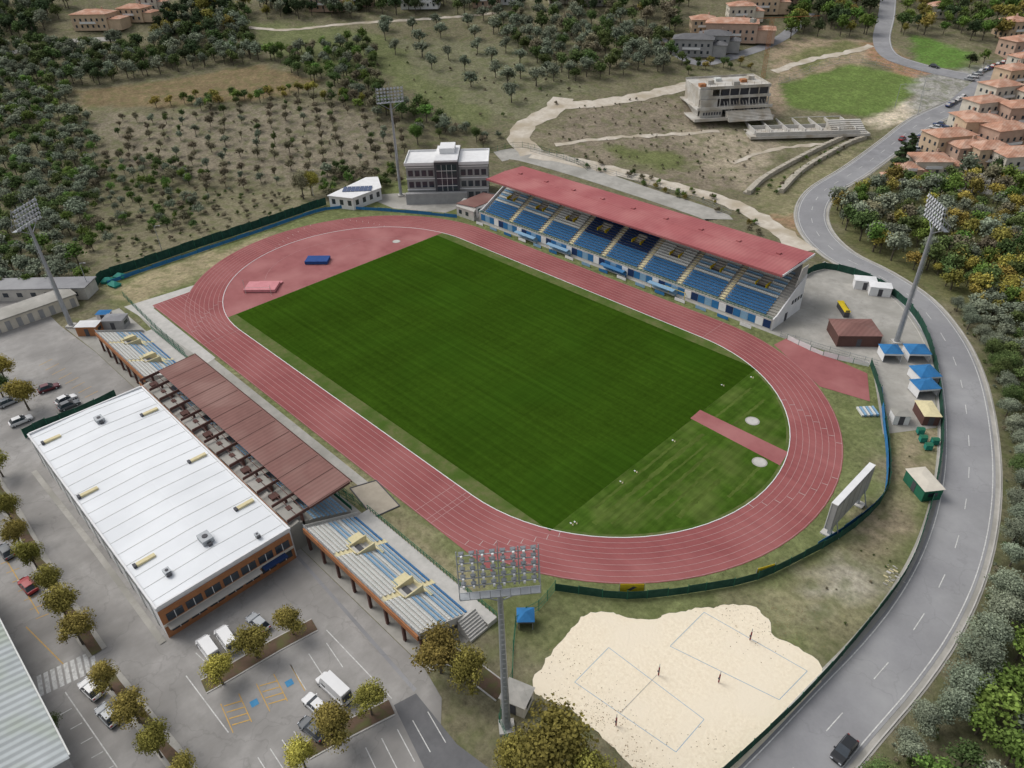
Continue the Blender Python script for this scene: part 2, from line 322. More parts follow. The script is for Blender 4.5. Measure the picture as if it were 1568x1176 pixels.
sheet('high_jump_area',[(-50.2,yy)]+D+[(-50.2,-yy)],.06,M['track2'])
F_=[(-50.2,-yy)]+[(-42.2,-36.45)]+stad(36.45)[0:41]+[(-42.2,36.45),(-50.2,yy)]
sheet('infield_verge',F_,.055,M['turf3'])
sheet('football_pitch',[(-50,-33.3),(58,-33.3),(58,33.3),(-50,33.3)],.07,M['turf'])
P58=[p for p in stad(35.8)[0:41] if p[0]>58.1]
sheet('outfield_grass',[(58.05,-32.3)]+P58+[(58.05,32.3)],.068,M['turf2'])
for xx,ya,yb_,w_ in ((60.,-24,2,.5),(62.2,-27,6,.9),(64.3,-25,4,.4),(66.4,-23,3,.7),(69.,-19,1,.5),(71.5,-16,-3,.9),(75,-6,8,.6),(61,8,26,.5),(65,10,24,.6)):
    n_=14; P=[(xx+.07*math.sin(k*.5+xx),ya+(yb_-ya)*k/n_) for k in range(n_+1)]; ribbon('worn_grass_strip',P,w_,.073,M['turfl'],step=1.5,rag=w_*.12)
sheet('sprint_straight',[(-71,-46),(-42.2,-46),(-42.2,-36.6),(-71,-36.6)],.052,M['track'])
sheet('sprint_straight',[(42.2,-46),(58,-46),(52,-43),(42.2,-40)],.052,M['track'])
sheet('jump_chute',S([(1185,528),(1255,592),(1332,615),(1328,572),(1205,518)]),.054,M['track2'])
sheet('red_runup_end',S([(235,470),(300,443),(335,402),(370,470),(330,540)]),.050,M['track'])
sheet('javelin_runway',S([(1072,628),(1057,641),(1194,713),(1207,693)]),.078,M['track2'])
kg=Grp('track_kerb')
A=stad(36.42);B=stad(36.56);n=len(A)
kg.raw('kerb','white',[(x,y,.12) for x,y in A]+[(x,y,.12) for x,y in B]+[(x,y,.05) for x,y in A]+[(x,y,.05) for x,y in B],sum([[(i,n+i,n+(i+1)%n,(i+1)%n),(n+i,3*n+i,3*n+(i+1)%n,n+(i+1)%n),(2*n+i,i,(i+1)%n,2*n+(i+1)%n)] for i in range(n)],[])); kg.done()
lg=Grp('track_markings')
def strip(P,w,z,m='lineT',part='lane_line'):
    a=offs(P,-w/2);b_=offs(P,w/2);n=len(P)
    lg.raw(part,m,[(x,y,z) for x,y in a]+[(x,y,z) for x,y in b_],[(i,i+1,n+i+1,n+i) for i in range(n-1)])
for k in range(1,9):
    Rk=36.5+1.165*k; P=stad(Rk); strip(P+[P[0]],.075,.085)
    strip([(-71,-Rk),(-60,-Rk),(-42.3,-Rk)],.075,.085)
for x in (-70,-42.2,38,41,42.2): strip([(x,-45.9),(x,-41),(x,-36.7)],.09,.088,'lineT')
strip([(42.2,45.9),(42.2,41),(42.2,36.7)],.08,.088,'lineT')
for sgn in (1,-1):
  for j,base in enumerate((-62,-8,46)):
    for k in range(8):
        a=math.radians(base+k*(3.2 if j%2 else -2.6)); r0=36.6+1.165*k; cx=sgn*42.2
        strip([(cx+sgn*r0*math.cos(a),r0*math.sin(a)),(cx+sgn*(r0+.55)*math.cos(a),(r0+.55)*math.sin(a)),(cx+sgn*(r0+1.1)*math.cos(a),(r0+1.1)*math.sin(a))],.08,.088,'line')
for (cx,cy,r,a0,a1) in ((-50,0,22,95,265),(-50,12,14,100,200)):
    strip([(cx+r*math.cos(math.radians(t)),cy+r*math.sin(math.radians(t))) for t in np.linspace(a0,a1,30)],.06,.088)
lg.done()
for u,v,r_ in ((1152,645,1.4),(1163,708,1.4),(607,370,1.2)):
    x,y=site(u,v); g=Grp('throwing_circle',(x,y,0)); g.cyl('pad','conc',(0,0,.05),(0,0,.09),r_,n=20); g.cyl('disc','concl',(0,0,.09),(0,0,.105),r_*.8,n=20); g.done()
g=Grp('field_markers')
for u,v in ((1030,675),(972,722),(950,738),(880,800),(1105,590),(874,802),(1150,578)):
    x,y=site(u,v); g.box('flag_base','white',x-.15,x+.15,y-.1,y+.1,.08,.2); g.cyl('cone','cream',(x+.5,y,.08),(x+.5,y,.45),.17,.03)
g.done()
def padded(name,u,v,w,d,h,rz,m):
    x,y=site(u,v); g=Grp(name,(x,y,.06),rz)
    g.box('mat_base','dgrey',-w/2+.1,w/2-.1,-d/2+.1,d/2-.1,0,.12)
    for k in range(3): g.box('cushion',m,-w/2+k*w/3+.02,-w/2+(k+1)*w/3-.02,-d/2,d/2,.13,h)
    g.box('top_cover',m,-w/2,w/2,-d/2,d/2,h+.003,h+.09); return g
g=padded('high_jump_mat',402,442,8.5,5,.8,.75,'pink'); g.box('landing_flap','pink',-2,4.6,2.5,3.6,.1,.45); g.cyl('upright','line',(-3.4,-3.2,0),(-3.4,-3.2,4.2),.06); g.cyl('upright','line',(3.4,-3.2,0),(3.4,-3.2,2.5),.06); g.cyl('crossbar','line',(-3.4,-3.2,1.9),(3.4,-3.2,1.9),.04); g.done()
padded('pole_vault_mat',487,401,6.5,4,.9,.75,'navy').done()
# ---------------------------------------------------------------- main grandstand
g=Grp('main_grandstand'); x0,x1=-49,50.5
NR=16; y0,z0=51.6,2.1; dy,dz=.78,.40
prof=[(50.2,.03),(50.2,2.1)]
for k in range(NR): prof+= [(y0+k*dy,z0+k*dz),(y0+k*dy,z0+(k+1)*dz)]
prof+=[(y0+NR*dy,z0+NR*dz),(y0+NR*dy,.03)]
g.xprof('terrace','conc',prof,x0,x1+1.5)
aisles=[-49,-36.5,-24,-12,0,12.5,25,37.5,50.5]
for a in aisles[1:-1]: 
    for k in range(NR): g.box('aisle_steps','cream',a-.55,a+.55,y0+k*dy-.02,y0+(k+1)*dy-.06,z0+(k+1)*dz+.004,z0+(k+1)*dz+.12)
for s in range(8):
    a,b_=aisles[s]+.9,aisles[s+1]-.9; vom=(a+b_)/2
    for k in range(NR):
        zz=z0+(k+1)*dz; yy_=y0+k*dy
        up=k>=6
        if up: m='dblue' if s in (3,4) and k<13 else ('wseat' if k%2==0 or s in (2,5) else 'lblue')
        else: m='blue' 
        x=a
        while x<b_-.4:
            if not(up and 7<k<12 and abs(x-vom)<1.6):
                g.box('seats_'+m,m,x+.03,x+.45,yy_+.22,yy_+.62,zz+.25,zz+.33); g.box('seats_'+m,m,x+.03,x+.45,yy_+.60,yy_+.67,zz+.3,zz+.68)
            x+=.5
    yv=y0+8*dy; zv=z0+8*dz
    g.box('vomitory','yellow',vom-1.5,vom-1.3,yv,yv+3.2,zv,zv+1.5); g.box('vomitory','yellow',vom+1.3,vom+1.5,yv,yv+3.2,zv,zv+1.5); g.box('vomitory_opening','dgrey',vom-1.28,vom+1.28,yv+.1,yv+3.1,zv,zv+.75)
g.box('front_wall','concl',x0,x1+1.5,50.0,50.18,0,2.9)
for k in range(50): 
    xx=x0+1+k*2.0
    g.box('banners',('bfence','lblue','bfence','white','dblue')[k%5],xx,xx+1.9,49.93,49.99,.5,2.5)
for zz in (3.1,3.5): g.cyl('front_railing','green',(x0,50.1,zz),(x1+1.5,50.1,zz),.05)
for k in range(101): g.box('front_railing_posts','green',x0+k,x0+k+.07,50.06,50.14,2.9,3.55)
yb=y0+NR*dy
g.box('back_wall','grey',x0,x1,yb+.02,yb+.3,.05,12.0)
for k in range(33): g.box('rear_windows','glass',x0+1+k*3,x0+3+k*3,yb+.31,yb+.36,6,8.)
g.box('rear_rooms','grey',x0+2,x1-2,yb+.4,70.0,.05,5.6); g.box('rear_rooms_roof','redroof',x0+1.5,x1-1.5,yb+.4,70.6,5.61,5.9)
for xe in (x0-.3,x1+1.5):
    g.xprof('end_wall','white',[(50.2,.03),(50.2,3.0),(52,3.4),(yb,z0+NR*dz+1.2),(yb,.03)],xe,xe+.28)
g.box('end_wall_door','dgrey',x1+1.79,x1+1.84,56,57.2,.05,2.2)
for k in range(4): g.box('end_wall_windows','glass',x1+1.79,x1+1.84,58.5+k*1.4,59.4+k*1.4,3.6,4.6)
g.xprof('end_wall_upper','concl',[(yb-5,8.),(yb,9.6),(yb,12.1),(yb-3,12.1)],x1+1.45,x1+1.6)
g.xprof('roof','redroof',[(54,12.25),(54,12.5),(62,12.85),(70,12.5),(70,12.25)],x0,x1)
g.box('roof_fascia','redroof',x0-.1,x1+.1,53.75,53.98,12.05,12.6); g.box('roof_end_fascia','white',x1+.02,x1+.2,54,70,12.0,12.55)
for k in range(17):
    xx=x0+.8+k*(x1-x0-1.6)/16
    g.box('roof_girders','lblue',xx-.12,xx+.12,54.1,69.8,11.7,12.2); g.box('rear_columns','lblue',xx-.15,xx+.15,yb+.35,yb+.65,5.9,11.7)
    g.cyl('roof_struts','steel',(xx,yb-.2,9.2),(xx,57,11.8),.08,n=6)
for k in range(9): g.box('roof_ridge_vents','redroof',x0+5+k*11,x0+6+k*11,63,64,12.8,13.1)
g.xprof('ridge_cap','redroof',[(61.6,12.86),(62,12.98),(62.4,12.86)],x0,x1)
g.done()
for cx,m in ((-27,'lblue'),(-14,'lblue'),(6,'blue'),(22,'lblue')):
    g=Grp('team_bench_shelter',(cx,48.5,.03)); 
    g.xprof('canopy',m,[(-.9,1.9),(-.85,2.0),(.3,2.15),(.95,1.6),(.95,0.),(.88,0.),(.88,1.55),(.27,2.05)],-4,4)
    g.box('bench','wseat',-3.8,3.8,.2,.6,.3,.45); g.done()
for k in range(16):
    xx=-46+k*6.2
    g=Grp('advertising_board',(xx,47.4,.06)); g.box('panel',('white','lblue','bfence')[k%3],-1.5,1.5,-.03,.03,.1,.9); g.box('foot','dgrey',-1.2,-1.1,0.032,.5,0,.5); g.box('foot','dgrey',1.1,1.2,.032,.5,0,.5); g.done()
# ---------------------------------------------------------------- club building
def windows(g,x0,x1,y,z0,n,w,h,face=-1,part='windows',m='glass'):
    st=(x1-x0)/n
    for k in range(n):
        c=x0+st*(k+.5); ya,yb_=(y-.06,y-.01) if face<0 else (y+.01,y+.06)
        g.box(part,m,c-w/2,c+w/2,ya,yb_,z0,z0+h); 
        ya,yb_=(y-.12,y-.0) if face<0 else (y+.0,y+.12)
        g.box('window_sills','concl',c-w/2-.1,c+w/2+.1,ya,yb_,z0-.14,z0-.02)
g=Grp('club_building',(-79,45.5,.03),math.radians(45))
g.box('walls_left_block','grey',0,9.5,0,13,0,12.2); g.box('walls_right_block','grey',17.5,27,0,13,0,12.2); g.box('walls_centre','dgrey',9.52,17.48,-1.2,14,0,13.6)
g.box('base_wing','grey',-.5,20,-3,-1.22,0,3.6)
for a,b_ in ((-.4,9.6),(17.4,27.4)):
    g.box('roof_slab','white',a,b_,-.6,13.5,12.21,12.6); 
    for q in ((a,b_,-.6,-.35),(a,b_,13.25,13.5)): g.box('parapet','white',*q,12.6,13.2)
    g.box('parapet','white',a,a+.25,-.35,13.25,12.6,13.2); g.box('parapet','white',b_-.25,b_,-.35,13.25,12.6,13.2)
g.box('roof_slab_centre','white',9.65,17.35,-1.8,14.4,13.62,14.2); g.box('roof_plant_room','white',11,16,5,12,14.21,16)
for z in (.9,4.7,8.5):
    windows(g,.3,9.2,0,z,4,1.6,2.0); windows(g,17.8,26.8,0,z,4,1.6,2.0)
    for xs in (-.01,27.01):
        for k in range(4): g.box('side_windows','glass',xs-.05,xs+.05,1.2+k*3,2.8+k*3,z,z+1.9)
for z in (3.9,7.6,11.4): 
    g.box('floor_band','white',-.15,9.5,-.2,-.02,z,z+.3); g.box('floor_band','white',17.5,27.15,-.2,-.02,z,z+.3)
g.box('centre_glazing','glass',10.2,16.8,-1.28,-1.22,3.8,12.6)
for z in (5.5,8,10.5): g.box('glazing_bars','white',10.2,16.8,-1.34,-1.29,z,z+.15)
for xx in (11.8,13.5,15.2): g.box('glazing_bars','white',xx,xx+.1,-1.36,-1.29,3.8,12.6)
g.box('timber_panel','orange',-.06,-.01,4.5,8.5,4,11.5); g.done()
def lowb(name,pts,h,wm,rm):
    P=[np.array(p) for p in pts]; c=sum(P)/len(P); loc=(c[0],c[1],hz(*c)+.02); g=Grp(name,loc)
    Q=[tuple(p-c) for p in P]; g.prism('walls',wm,Q,0,h); g.prism('roof',rm,[tuple((p-c)*1.04) for p in P],h+.005,h+.25)
    n=len(Q)
    for k in range(n):
        a=np.array(Q[k]);b_=np.array(Q[(k+1)%n]); Ln=np.linalg.norm(b_-a); t=(b_-a)/Ln; nn=np.array([t[1],-t[0]]); 
        if np.dot(nn,(a+b_)/2)<0: nn=-nn
        for j in range(int(Ln/3)):
            m0=a+t*(j*3+1.); m1=m0+t*1.3
            g.prism('windows','glass',[tuple(m0+nn*.01),tuple(m1+nn*.01),tuple(m1+nn*.05),tuple(m0+nn*.05)],h*.35,h*.78)
    return g.done()
lowb('clubhouse_annex',[site(503,300,4),site(540,304,4),site(583,288,4),site(578,272,4),site(560,273,4)],4,'white','white')
g=Grp('solar_panel_array',(*site(548,290,4.3),4.3),math.radians(48))
for k in range(7):
    for j in range(3): g.raw('panels','solar',[(-5+k*1.4,-2+j*1.5,.1),(-3.7+k*1.4,-2+j*1.5,.1),(-3.7+k*1.4,-.7+j*1.5,.3),(-5+k*1.4,-.7+j*1.5,.3)],[(0,1,2,3)])
    g.box('rails','steel',-5+k*1.4,-4.9+k*1.4,-2,2.3,-.03,.08)
g.done()
lowb('ticket_office',[site(700,312,3.5),site(728,318,3.5),site(768,302,3.5),site(740,296,3.5)],3.5,'white','brroof')
lowb('changing_room_block',[site(700,330),site(726,339),site(736,325),site(712,318)],3.,'concl','concl')
# ---------------------------------------------------------------- near side: sports hall
g=Grp('sports_hall',(0,0,.03)); hx0,hx1,hy0,hy1,hh_=-25,32,-87,-65.6,6.
g.box('walls','white',hx0,hx1,hy0,hy1,0,hh_)
ym=(hy0+hy1)/2
g.xprof('roof','whroof',[(hy0+.25,hh_+.01),(hy0+.25,hh_+.08),(ym,hh_+.42),(hy1-.25,hh_+.08),(hy1-.25,hh_+.01)],hx0+.25,hx1-.25)
for q in ((hx0-.1,hx1+.1,hy0-.1,hy0+.2),(hx0-.1,hx1+.1,hy1-.2,hy1+.1)): g.box('parapet','white',*q,hh_+.02,hh_+.35)
for q in ((hx0-.1,hx0+.2),(hx1-.2,hx1+.1)): g.box('parapet_end','white',q[0],q[1],hy0+.21,hy1-.21,hh_+.02,hh_+.48)
for k in range(18):
    xx=hx0+1.6+k*3.15
    g.xprof('roof_seams','wseat',[(hy0+.3,hh_+.09),(hy0+.3,hh_+.13),(ym,hh_+.47),(hy1-.3,hh_+.13),(hy1-.3,hh_+.09),(ym,hh_+.43)],xx,xx+.08)
g.box('brick_facade','orange',hx1+.11,hx1+.3,hy0,hy1-.3,0,5.6)
for z,h in ((.9,1.4),(3.1,1.5)):
    for k in range(7): g.box('facade_windows','glass',hx1+.31,hx1+.36,hy0+.8+k*2.9,hy0+3.2+k*2.9,z,z+h); g.box('window_mullions','white',hx1+.37,hx1+.4,hy0+1.95+k*2.9,hy0+2.05+k*2.9,z,z+h)
g.box('facade_band','ivory',hx1+.31,hx1+.5,hy0,hy1-.3,2.5,2.9); g.box('entrance_canopy','dblue',hx1+.52,hx1+1.6,hy1-6,hy1-2,2.5,2.7)
g.box('lower_canopy','conc',hx1+.52,hx1+1.8,hy0+.4,hy1-6.5,2.75,2.9)
for k in range(12): g.box('side_buttress','wseat',hx0+2+k*4.7,hx0+2.25+k*4.7,hy0-.14,hy0-.01,0,5.9)
for k in range(11): g.box('side_windows','glass',hx0+3+k*4.7,hx0+5.8+k*4.7,hy0-.06,hy0-.01,3.8,4.8)
g.box('wall_mural','lblue',hx0-.06,hx0-.01,hy0+1,hy0+8,1,4)
for xx,yy_ in ((-20,-84),(0,-84.5),(22,-84),(-15,-67.8),(5,-67.6),(22,-67.6)): g.box('skylight','cream',xx-.35,xx+.35,yy_-1.6,yy_+1.2,hh_+.2,hh_+.55); g.box('skylight_frame','dgrey',xx-.4,xx+.4,yy_-2.1,yy_-1.65,hh_+.1,hh_+.6)
for xx,yy_,s_ in ((25,-76,1.1),(27,-83,.6),(-19,-76,.9),(30,-70,.4)):
    g.box('rooftop_unit','steel',xx-s_,xx+s_,yy_-s_*.8,yy_+s_*.8,hh_+.5,hh_+.7+s_*.6); g.cyl('unit_fan','dgrey',(xx,yy_,hh_+.7+s_*.6),(xx,yy_,hh_+.8+s_*.6),s_*.4,n=12); g.box('unit_duct','dgrey',xx+s_+.02,xx+s_*1.5,yy_-.3,yy_+.3,hh_+.4,hh_+.9); g.box('unit_base','dgrey',xx-s_*.9,xx+s_*.9,yy_-s_*.7,yy_+s_*.7,hh_+.2,hh_+.49)
g.done()
# covered stand with brown canopy
g=Grp('covered_stand',(0,0,.02))
prof=[(-54.3,0),(-54.3,1.2)]
for k in range(12): prof+=[(-54.6-k*.8,1.2+k*.36),(-54.6-k*.8,1.56+k*.36)]
prof+=[(-65.3,5.2),(-65.3,0)]
g.xprof('terrace','conc',prof[::-1],-27,31)
n=13
g.raw('canopy_sheet','brroof',[(-27,-53.1,7.42),(31,-53.1,7.42),(31,-61.2,7.05),(-27,-61.2,7.05),(-27,-53.1,7.36),(31,-53.1,7.36),(31,-61.2,6.99),(-27,-61.2,6.99)],[(0,1,2,3)[::-1],(4,5,6,7),(0,1,5,4),(1,2,6,5),(2,3,7,6),(3,0,4,7)])
g.box('canopy_fascia','brown',-27.1,31.1,-53.08,-52.95,7.1,7.5)
for k in range(n):
    xx=-26.8+k*(57.6/(n-1))
    g.raw('canopy_beam','brown',[(xx-.08,-65.2,6.35),(xx+.08,-65.2,6.35),(xx+.08,-53.3,6.8),(xx-.08,-53.3,6.8),(xx-.08,-65.2,6.90),(xx+.08,-65.2,6.90),(xx+.08,-53.3,7.45),(xx-.08,-53.3,7.45)],BOXF)
    g.box('canopy_column','brown',xx-.2,xx+.2,-62.9,-62.5,3.9,6.4)
    if k<n-1:
        x2=-26.8+(k+1)*(57.6/(n-1)); a,b_=xx+.13,x2-.13
        if k in (1,2,4,6,7,9,11): g.box('technical_cabin','grey',a+.3,b_-.6,-64.9,-62.0,4.9,5.9); g.box('cabin_roof','conc',a+.2,b_-.5,-65.0,-61.9,5.91,6.0); g.box('cabin_hatch','brown',a+1,a+2,-63.6,-62.8,6.01,6.15)
        else: g.box('gallery_floor','conc',a,b_,-65.2,-60.5,5.2,5.3); g.box('gallery_clutter','brown',a+1,a+2.4,-64,-62.6,5.31,5.9)
for y_ in (-61.9,-63.4): g.box('purlins','brown',-27,31,y_-.05,y_+.05,6.62,6.72)
g.box('canopy_rear_wall','orange',-27,31,-65.4,-65.32,0,6.3)
for k in range(110):
    for r in range(8):
        x=-26+k*.52
        if k%14<12: g.box('seats','lblue',x,x+.42,-55.35-r*.8,-54.95-r*.8,1.75+r*.36,1.85+r*.36)
g.box('front_barrier','green',-27,31,-54.0,-53.95,1.2,2.1); g.done()
def openstand(x0,x1,voms):
    g=Grp('open_stand',(0,0,.02)); prof=[(-53.6,0),(-53.6,1.0)]
    NRr=12
    for k in range(NRr): prof+=[(-54.2-k*.77,1.0+k*.33),(-54.2-k*.77,1.33+k*.33)]
    prof+=[(-63.5,5.0),(-63.5,4.4),(-54.6,.6),(-54.6,0)]
    g.xprof('terrace','concl',prof[::-1],x0,x1)
    for k in range(NRr):
        x=x0+.6; zz=1.33+k*.33
        while x<x1-.8:
            if not any(abs(x-v)<(1.5 if 3<=k<=7 else .6) for v in voms):
                m='wseat' if k>3 else 'lblue'
                if k in (0,5,6) : m='blue' if k==0 else 'lblue'
                g.box('seats_'+m,m,x,x+.42,-54.62-k*.77-.28,-54.62-k*.77+.08,zz+.22,zz+.3); g.box('seats_'+m,m,x,x+.42,-54.62-k*.77-.34,-54.62-k*.77-.29,zz+.24,zz+.6)
            x+=.5
    for v in voms:
        for a,b_ in ((v-1.3,v-1.1),(v+1.1,v+1.3)): g.box('vomitory','cream',a,b_,-60.4,-57,2.2,4.0)
        g.box('vomitory','cream',v-1.3,v+1.3,-60.6,-60.41,3.2,4.4); g.box('vomitory_opening','dgrey',v-.9,v+.9,-60.3,-58.6,2.4,3.4); g.box('vomitory_floor','cream',v-1.08,v+1.08,-58.5,-56.9,2.3,2.6)
        g.box('landing','cream',v-2.6,v+2.6,-56.85,-56.3,2.2,2.5); g.box('landing','cream',v-2.9,v-1.35,-60,-57.2,2.6,3.65)
        for k in range(NRr): 
            if k<3 or k>7: g.box('aisle','cream',v-.5,v+.5,-54.9-k*.77,-54.25-k*.77,1.335+k*.33,1.45+k*.33)
    g.box('rear_fascia','orange',x0,x1,-63.8,-63.52,4.2,5.2)
    k=x0
    while k<=x1+.1:
        g.box('rear_columns','brown',k-.2,k+.2,-63.5,-63.1,0,4.2); g.box('support_ribs','brown',k-.2,k+.2,-60,-59.6,0,2.6)
        k+=(x1-x0)/7
    k=x0
    while k<=x1+.1: g.box('rail_post','steel',k-.04,k+.04,-63.6,-63.55,5.2,6.1); k+=(x1-x0)/20
    for z in (5.6,6.1): g.cyl('rear_rail','steel',(x0,-63.6,z),(x1,-63.6,z),.035,n=6)
    for xe in (x0-.12,x1+.02): g.xprof('end_wall','concl',[(-53.6,0.),(-53.6,1.6),(-63.5,5.7),(-63.5,4.4),(-54.6,.5),(-54.6,0)][::-1],xe,xe+.1)
    g.box('front_walkway','concl',x0,x1+3,-53.58,-51.8,0,.9)
    for z in (1.5,2.0): g.cyl('front_rail','green',(x0,-51.85,z),(x1+3,-51.85,z),.05,n=6)
    k=x0
    while k<x1+3: g.box('front_rail_posts','green',k,k+.07,-51.88,-51.81,.9,2.0); k+=.8
    for s in range(8): g.box('end_stairs','concl',x1+.2+s*.35,x1+.5+s*.35+.05,-57,-53.7,0,2.4-s*.28)
    return g.done()
openstand(32.5,61.5,(41,53)); openstand(-57,-29.5,(-50,-39))
Q=S([(536,748),(576,736),(612,775),(572,793)])
sheet('long_jump_pit',Q,.065,mat('pit_cover',(.42,.37,.30),(.35,.31,.25),.6))
g=Grp('pit_frame')
for k in range(4):
    a,b_=Q[k],Q[(k+1)%4]; g.cyl('edge','dgrey',(*a,.08),(*b_,.08),.12,n=4)
g.done()
# ---------------------------------------------------------------- flood masts
def mast(x,y,h,w=8.6,hh=5.2):
    ang=math.atan2(-y,-x)+math.pi/2
    g=Grp('floodlight_mast',(x,y,.03),ang)
    g.box('foundation','concl',-1,1,-1,1,0,.5); g.cyl('pole','steel',(0,0,.5),(0,0,h-2),.55,.28,n=14)
    zt=h-2.2
    for k in range(28): g.box('ladder_rungs','steel',-.22,.22,.55,.6,1+k*.9,1.06+k*.9)
    g.box('ladder_rails','steel',-.25,-.2,.55,.61,.6,h-3); g.box('ladder_rails','steel',.2,.25,.55,.61,.6,h-3)
    g.box('platform','steel',-w/2,w/2,.2,1.2,zt-.1,zt)
    for xx in np.linspace(-w/2,w/2,9): g.box('platform_rail_posts','steel',xx-.03,xx+.03,1.14,1.2,zt,zt+1.1)
    g.cyl('platform_rail','steel',(-w/2,1.17,zt+1.1),(w/2,1.17,zt+1.1),.04,n=6)
    rows=5
    for r_ in range(rows):
        z=zt+.4+r_*(hh/rows); yy_=-.3+ -r_*.12
        g.box('cross_arms','steel',-w/2,w/2,yy_-.05,yy_+.05,z-.05,z+.05)
        for xx in np.linspace(-w/2+.5,w/2-.5,8):
            g.raw('lamp_housings','steel',[(xx-.3,yy_-.45,z-.25),(xx+.3,yy_-.45,z-.25),(xx+.3,yy_-.25,z+.4),(xx-.3,yy_-.25,z+.4),(xx-.18,yy_-.08,z-.1),(xx+.18,yy_-.08,z-.1),(xx+.18,yy_-.02,z+.22),(xx-.18,yy_-.02,z+.22)],BOXF)
            g.raw('lamp_glass','lampg',[(xx-.27,yy_-.47,z-.22),(xx+.27,yy_-.47,z-.22),(xx+.27,yy_-.27,z+.37),(xx-.27,yy_-.27,z+.37)],[(0,1,2,3)])
            g.box('ballast','white' if (r_+int(xx*2))%3 else 'grey',xx-.12,xx+.12,yy_+.06,yy_+.3,z-.15,z+.15)
    for xx in (-w/2,-w/4,0,w/4,w/2): g.cyl('head_frame','steel',(xx,-.25,zt),(xx,-.85,zt+hh),.07,n=6)
    for s in (-1,1): g.cyl('head_brace','steel',(0,0,zt-2.2),(s*w/2.4,.3,zt),.09,n=6); g.cyl('head_brace','steel',(s*w/2,1.1,zt),(s*w/2,-.8,zt+hh),.05,n=6)
    g.cyl('lightning_rod','steel',(0,-.5,zt+hh),(0,-.5,zt+hh+1.2),.03,n=5); g.done()
mast(-75.2,-64.6,29); mast(75.6,64.3,31); mast(-85.3,46.9,33); mast(77.2,-62.4,29.5)
# ---------------------------------------------------------------- scoreboard
a=site(1262,826); b_=site(1318,764); cx,cy=(a[0]+b_[0])/2,(a[1]+b_[1])/2; rz=math.atan2(b_[1]-a[1],b_[0]-a[0]); Ls=math.hypot(b_[0]-a[0],b_[1]-a[1])
g=Grp('scoreboard',(cx,cy,.03),rz)
for s in (-1,1):
    g.box('legs','steel',s*Ls*.38-.25,s*Ls*.38+.25,-.3,.3,0,3); g.box('footing','concl',s*Ls*.38-.8,s*Ls*.38+.8,-1.2,1.2,0,.25); g.cyl('brace','steel',(s*Ls*.38,-1.6,.1),(s*Ls*.38,-.35,4),.1,n=6)
g.box('cabinet','grey',-Ls/2,Ls/2,-.45,.45,2.2,7.8); g.box('rim','white',-Ls/2-.1,Ls/2+.1,-.5,.55,7.81,7.95); g.box('display','conc',-Ls/2+.3,Ls/2-.3,.46,.52,2.6,7.4); g.box('display_frame','white',-Ls/2-.1,-Ls/2+.2,.46,.56,2.2,7.8); g.box('display_frame','white',Ls/2-.2,Ls/2+.1,.46,.56,2.2,7.8)
for k in range(6): g.box('service_panels','conc',-Ls/2+.3+k*Ls/6,-Ls/2+.1+(k+1)*Ls/6,-.52,-.47,2.6,7.4)
g.done()
# ---------------------------------------------------------------- fences
def fence(name,px,h,m,m2=None,step=3.,world=False,solid=True):
    P=px if world else S(px); C=smooth(P,step); g=Grp(name)
    for i in range(len(C)-1):
        a,b_=C[i],C[i+1]; za,zb=hz(*a),hz(*b_); t=(b_-a)/np.linalg.norm(b_-a); nn=np.array([-t[1],t[0]])*.02
        def pan(part,mm,z0,z1,o=1.):
            V=[(a[0]-nn[0]*o,a[1]-nn[1]*o,za+z0),(b_[0]-nn[0]*o,b_[1]-nn[1]*o,zb+z0),(b_[0]+nn[0]*o,b_[1]+nn[1]*o,zb+z0),(a[0]+nn[0]*o,a[1]+nn[1]*o,za+z0)]
            V+=[(v[0],v[1],v[2]+z1-z0) for v in V]
            g.raw(part,mm,V,BOXF)
        if solid:
            sag=.12*math.sin(i*2.3)
            pan('screen',m,.1,h+sag)
        else:
            for z in (h*.12,h*.5,h): pan('rail',m,z-.035,z+.035)
            for q in range(1,8):
                p=a+(b_-a)*q/8; g.box('wire',m,p[0]-.012,p[0]+.012,p[1]-.012,p[1]+.012,za+.1,za+h)
        g.cyl('post','green' if m!='steel' else 'steel',(a[0],a[1],za),(a[0],a[1],za+h+.25),.06,n=6)
    g.done()
fence('perimeter_fence',[(150,440),(160,428),(210,412),(300,381),(400,348),(500,314)],2.8,'gfence')
fence('blue_banner_fence',[(165,436),(215,418),(303,388),(403,354),(500,322),(560,322),(640,328),(700,334)],1.1,'bfence',step=4)
fence('roadside_fence',[(1230,425),(1262,412),(1330,430),(1385,468),(1415,512),(1432,570),(1440,640),(1438,705),(1420,790),(1385,880),(1310,980),(1225,1075),(1130,1165),(1080,1210)],2.0,'gfence')
fence('inner_fence',[(1332,560),(1345,600),(1354,650),(1360,700),(1358,752),(1330,790),(1285,825),(1230,855),(1160,888),(1080,905),(960,918),(850,905)],1.8,'gfence')
fence('blue_banner_fence',[(1348,600),(1352,650),(1357,700),(1355,750),(1338,778),(1290,815),(1250,840)],1.5,'bfence',step=5)
fence('blue_banner_fence',[(1205,520),(1260,545),(1330,562)],1.2,'white',step=3)
fence('beach_court_fence',[(850,905),(825,935),(790,960),(785,1040),(765,1110),(800,1176)],2.2,'green',solid=False,step=4)
fence('stand_railing',[(190,455),(240,505),(285,545)],1.6,'green',solid=False)
fence('track_railing',[(-28,-51.7),(0,-51.7),(31,-51.7)],1.1,'green',solid=False,world=True)
fence('track_railing',[(500,745),(520,760),(545,775)],2.2,'green',solid=False)
fence('yard_fence',[(750,235),(800,226),(880,250),(900,262)],2.,'gfence',solid=False)
fence('service_road_fence',[(812,232),(900,256),(1040,298),(1120,330)],1.6,'steel',solid=False,step=4)
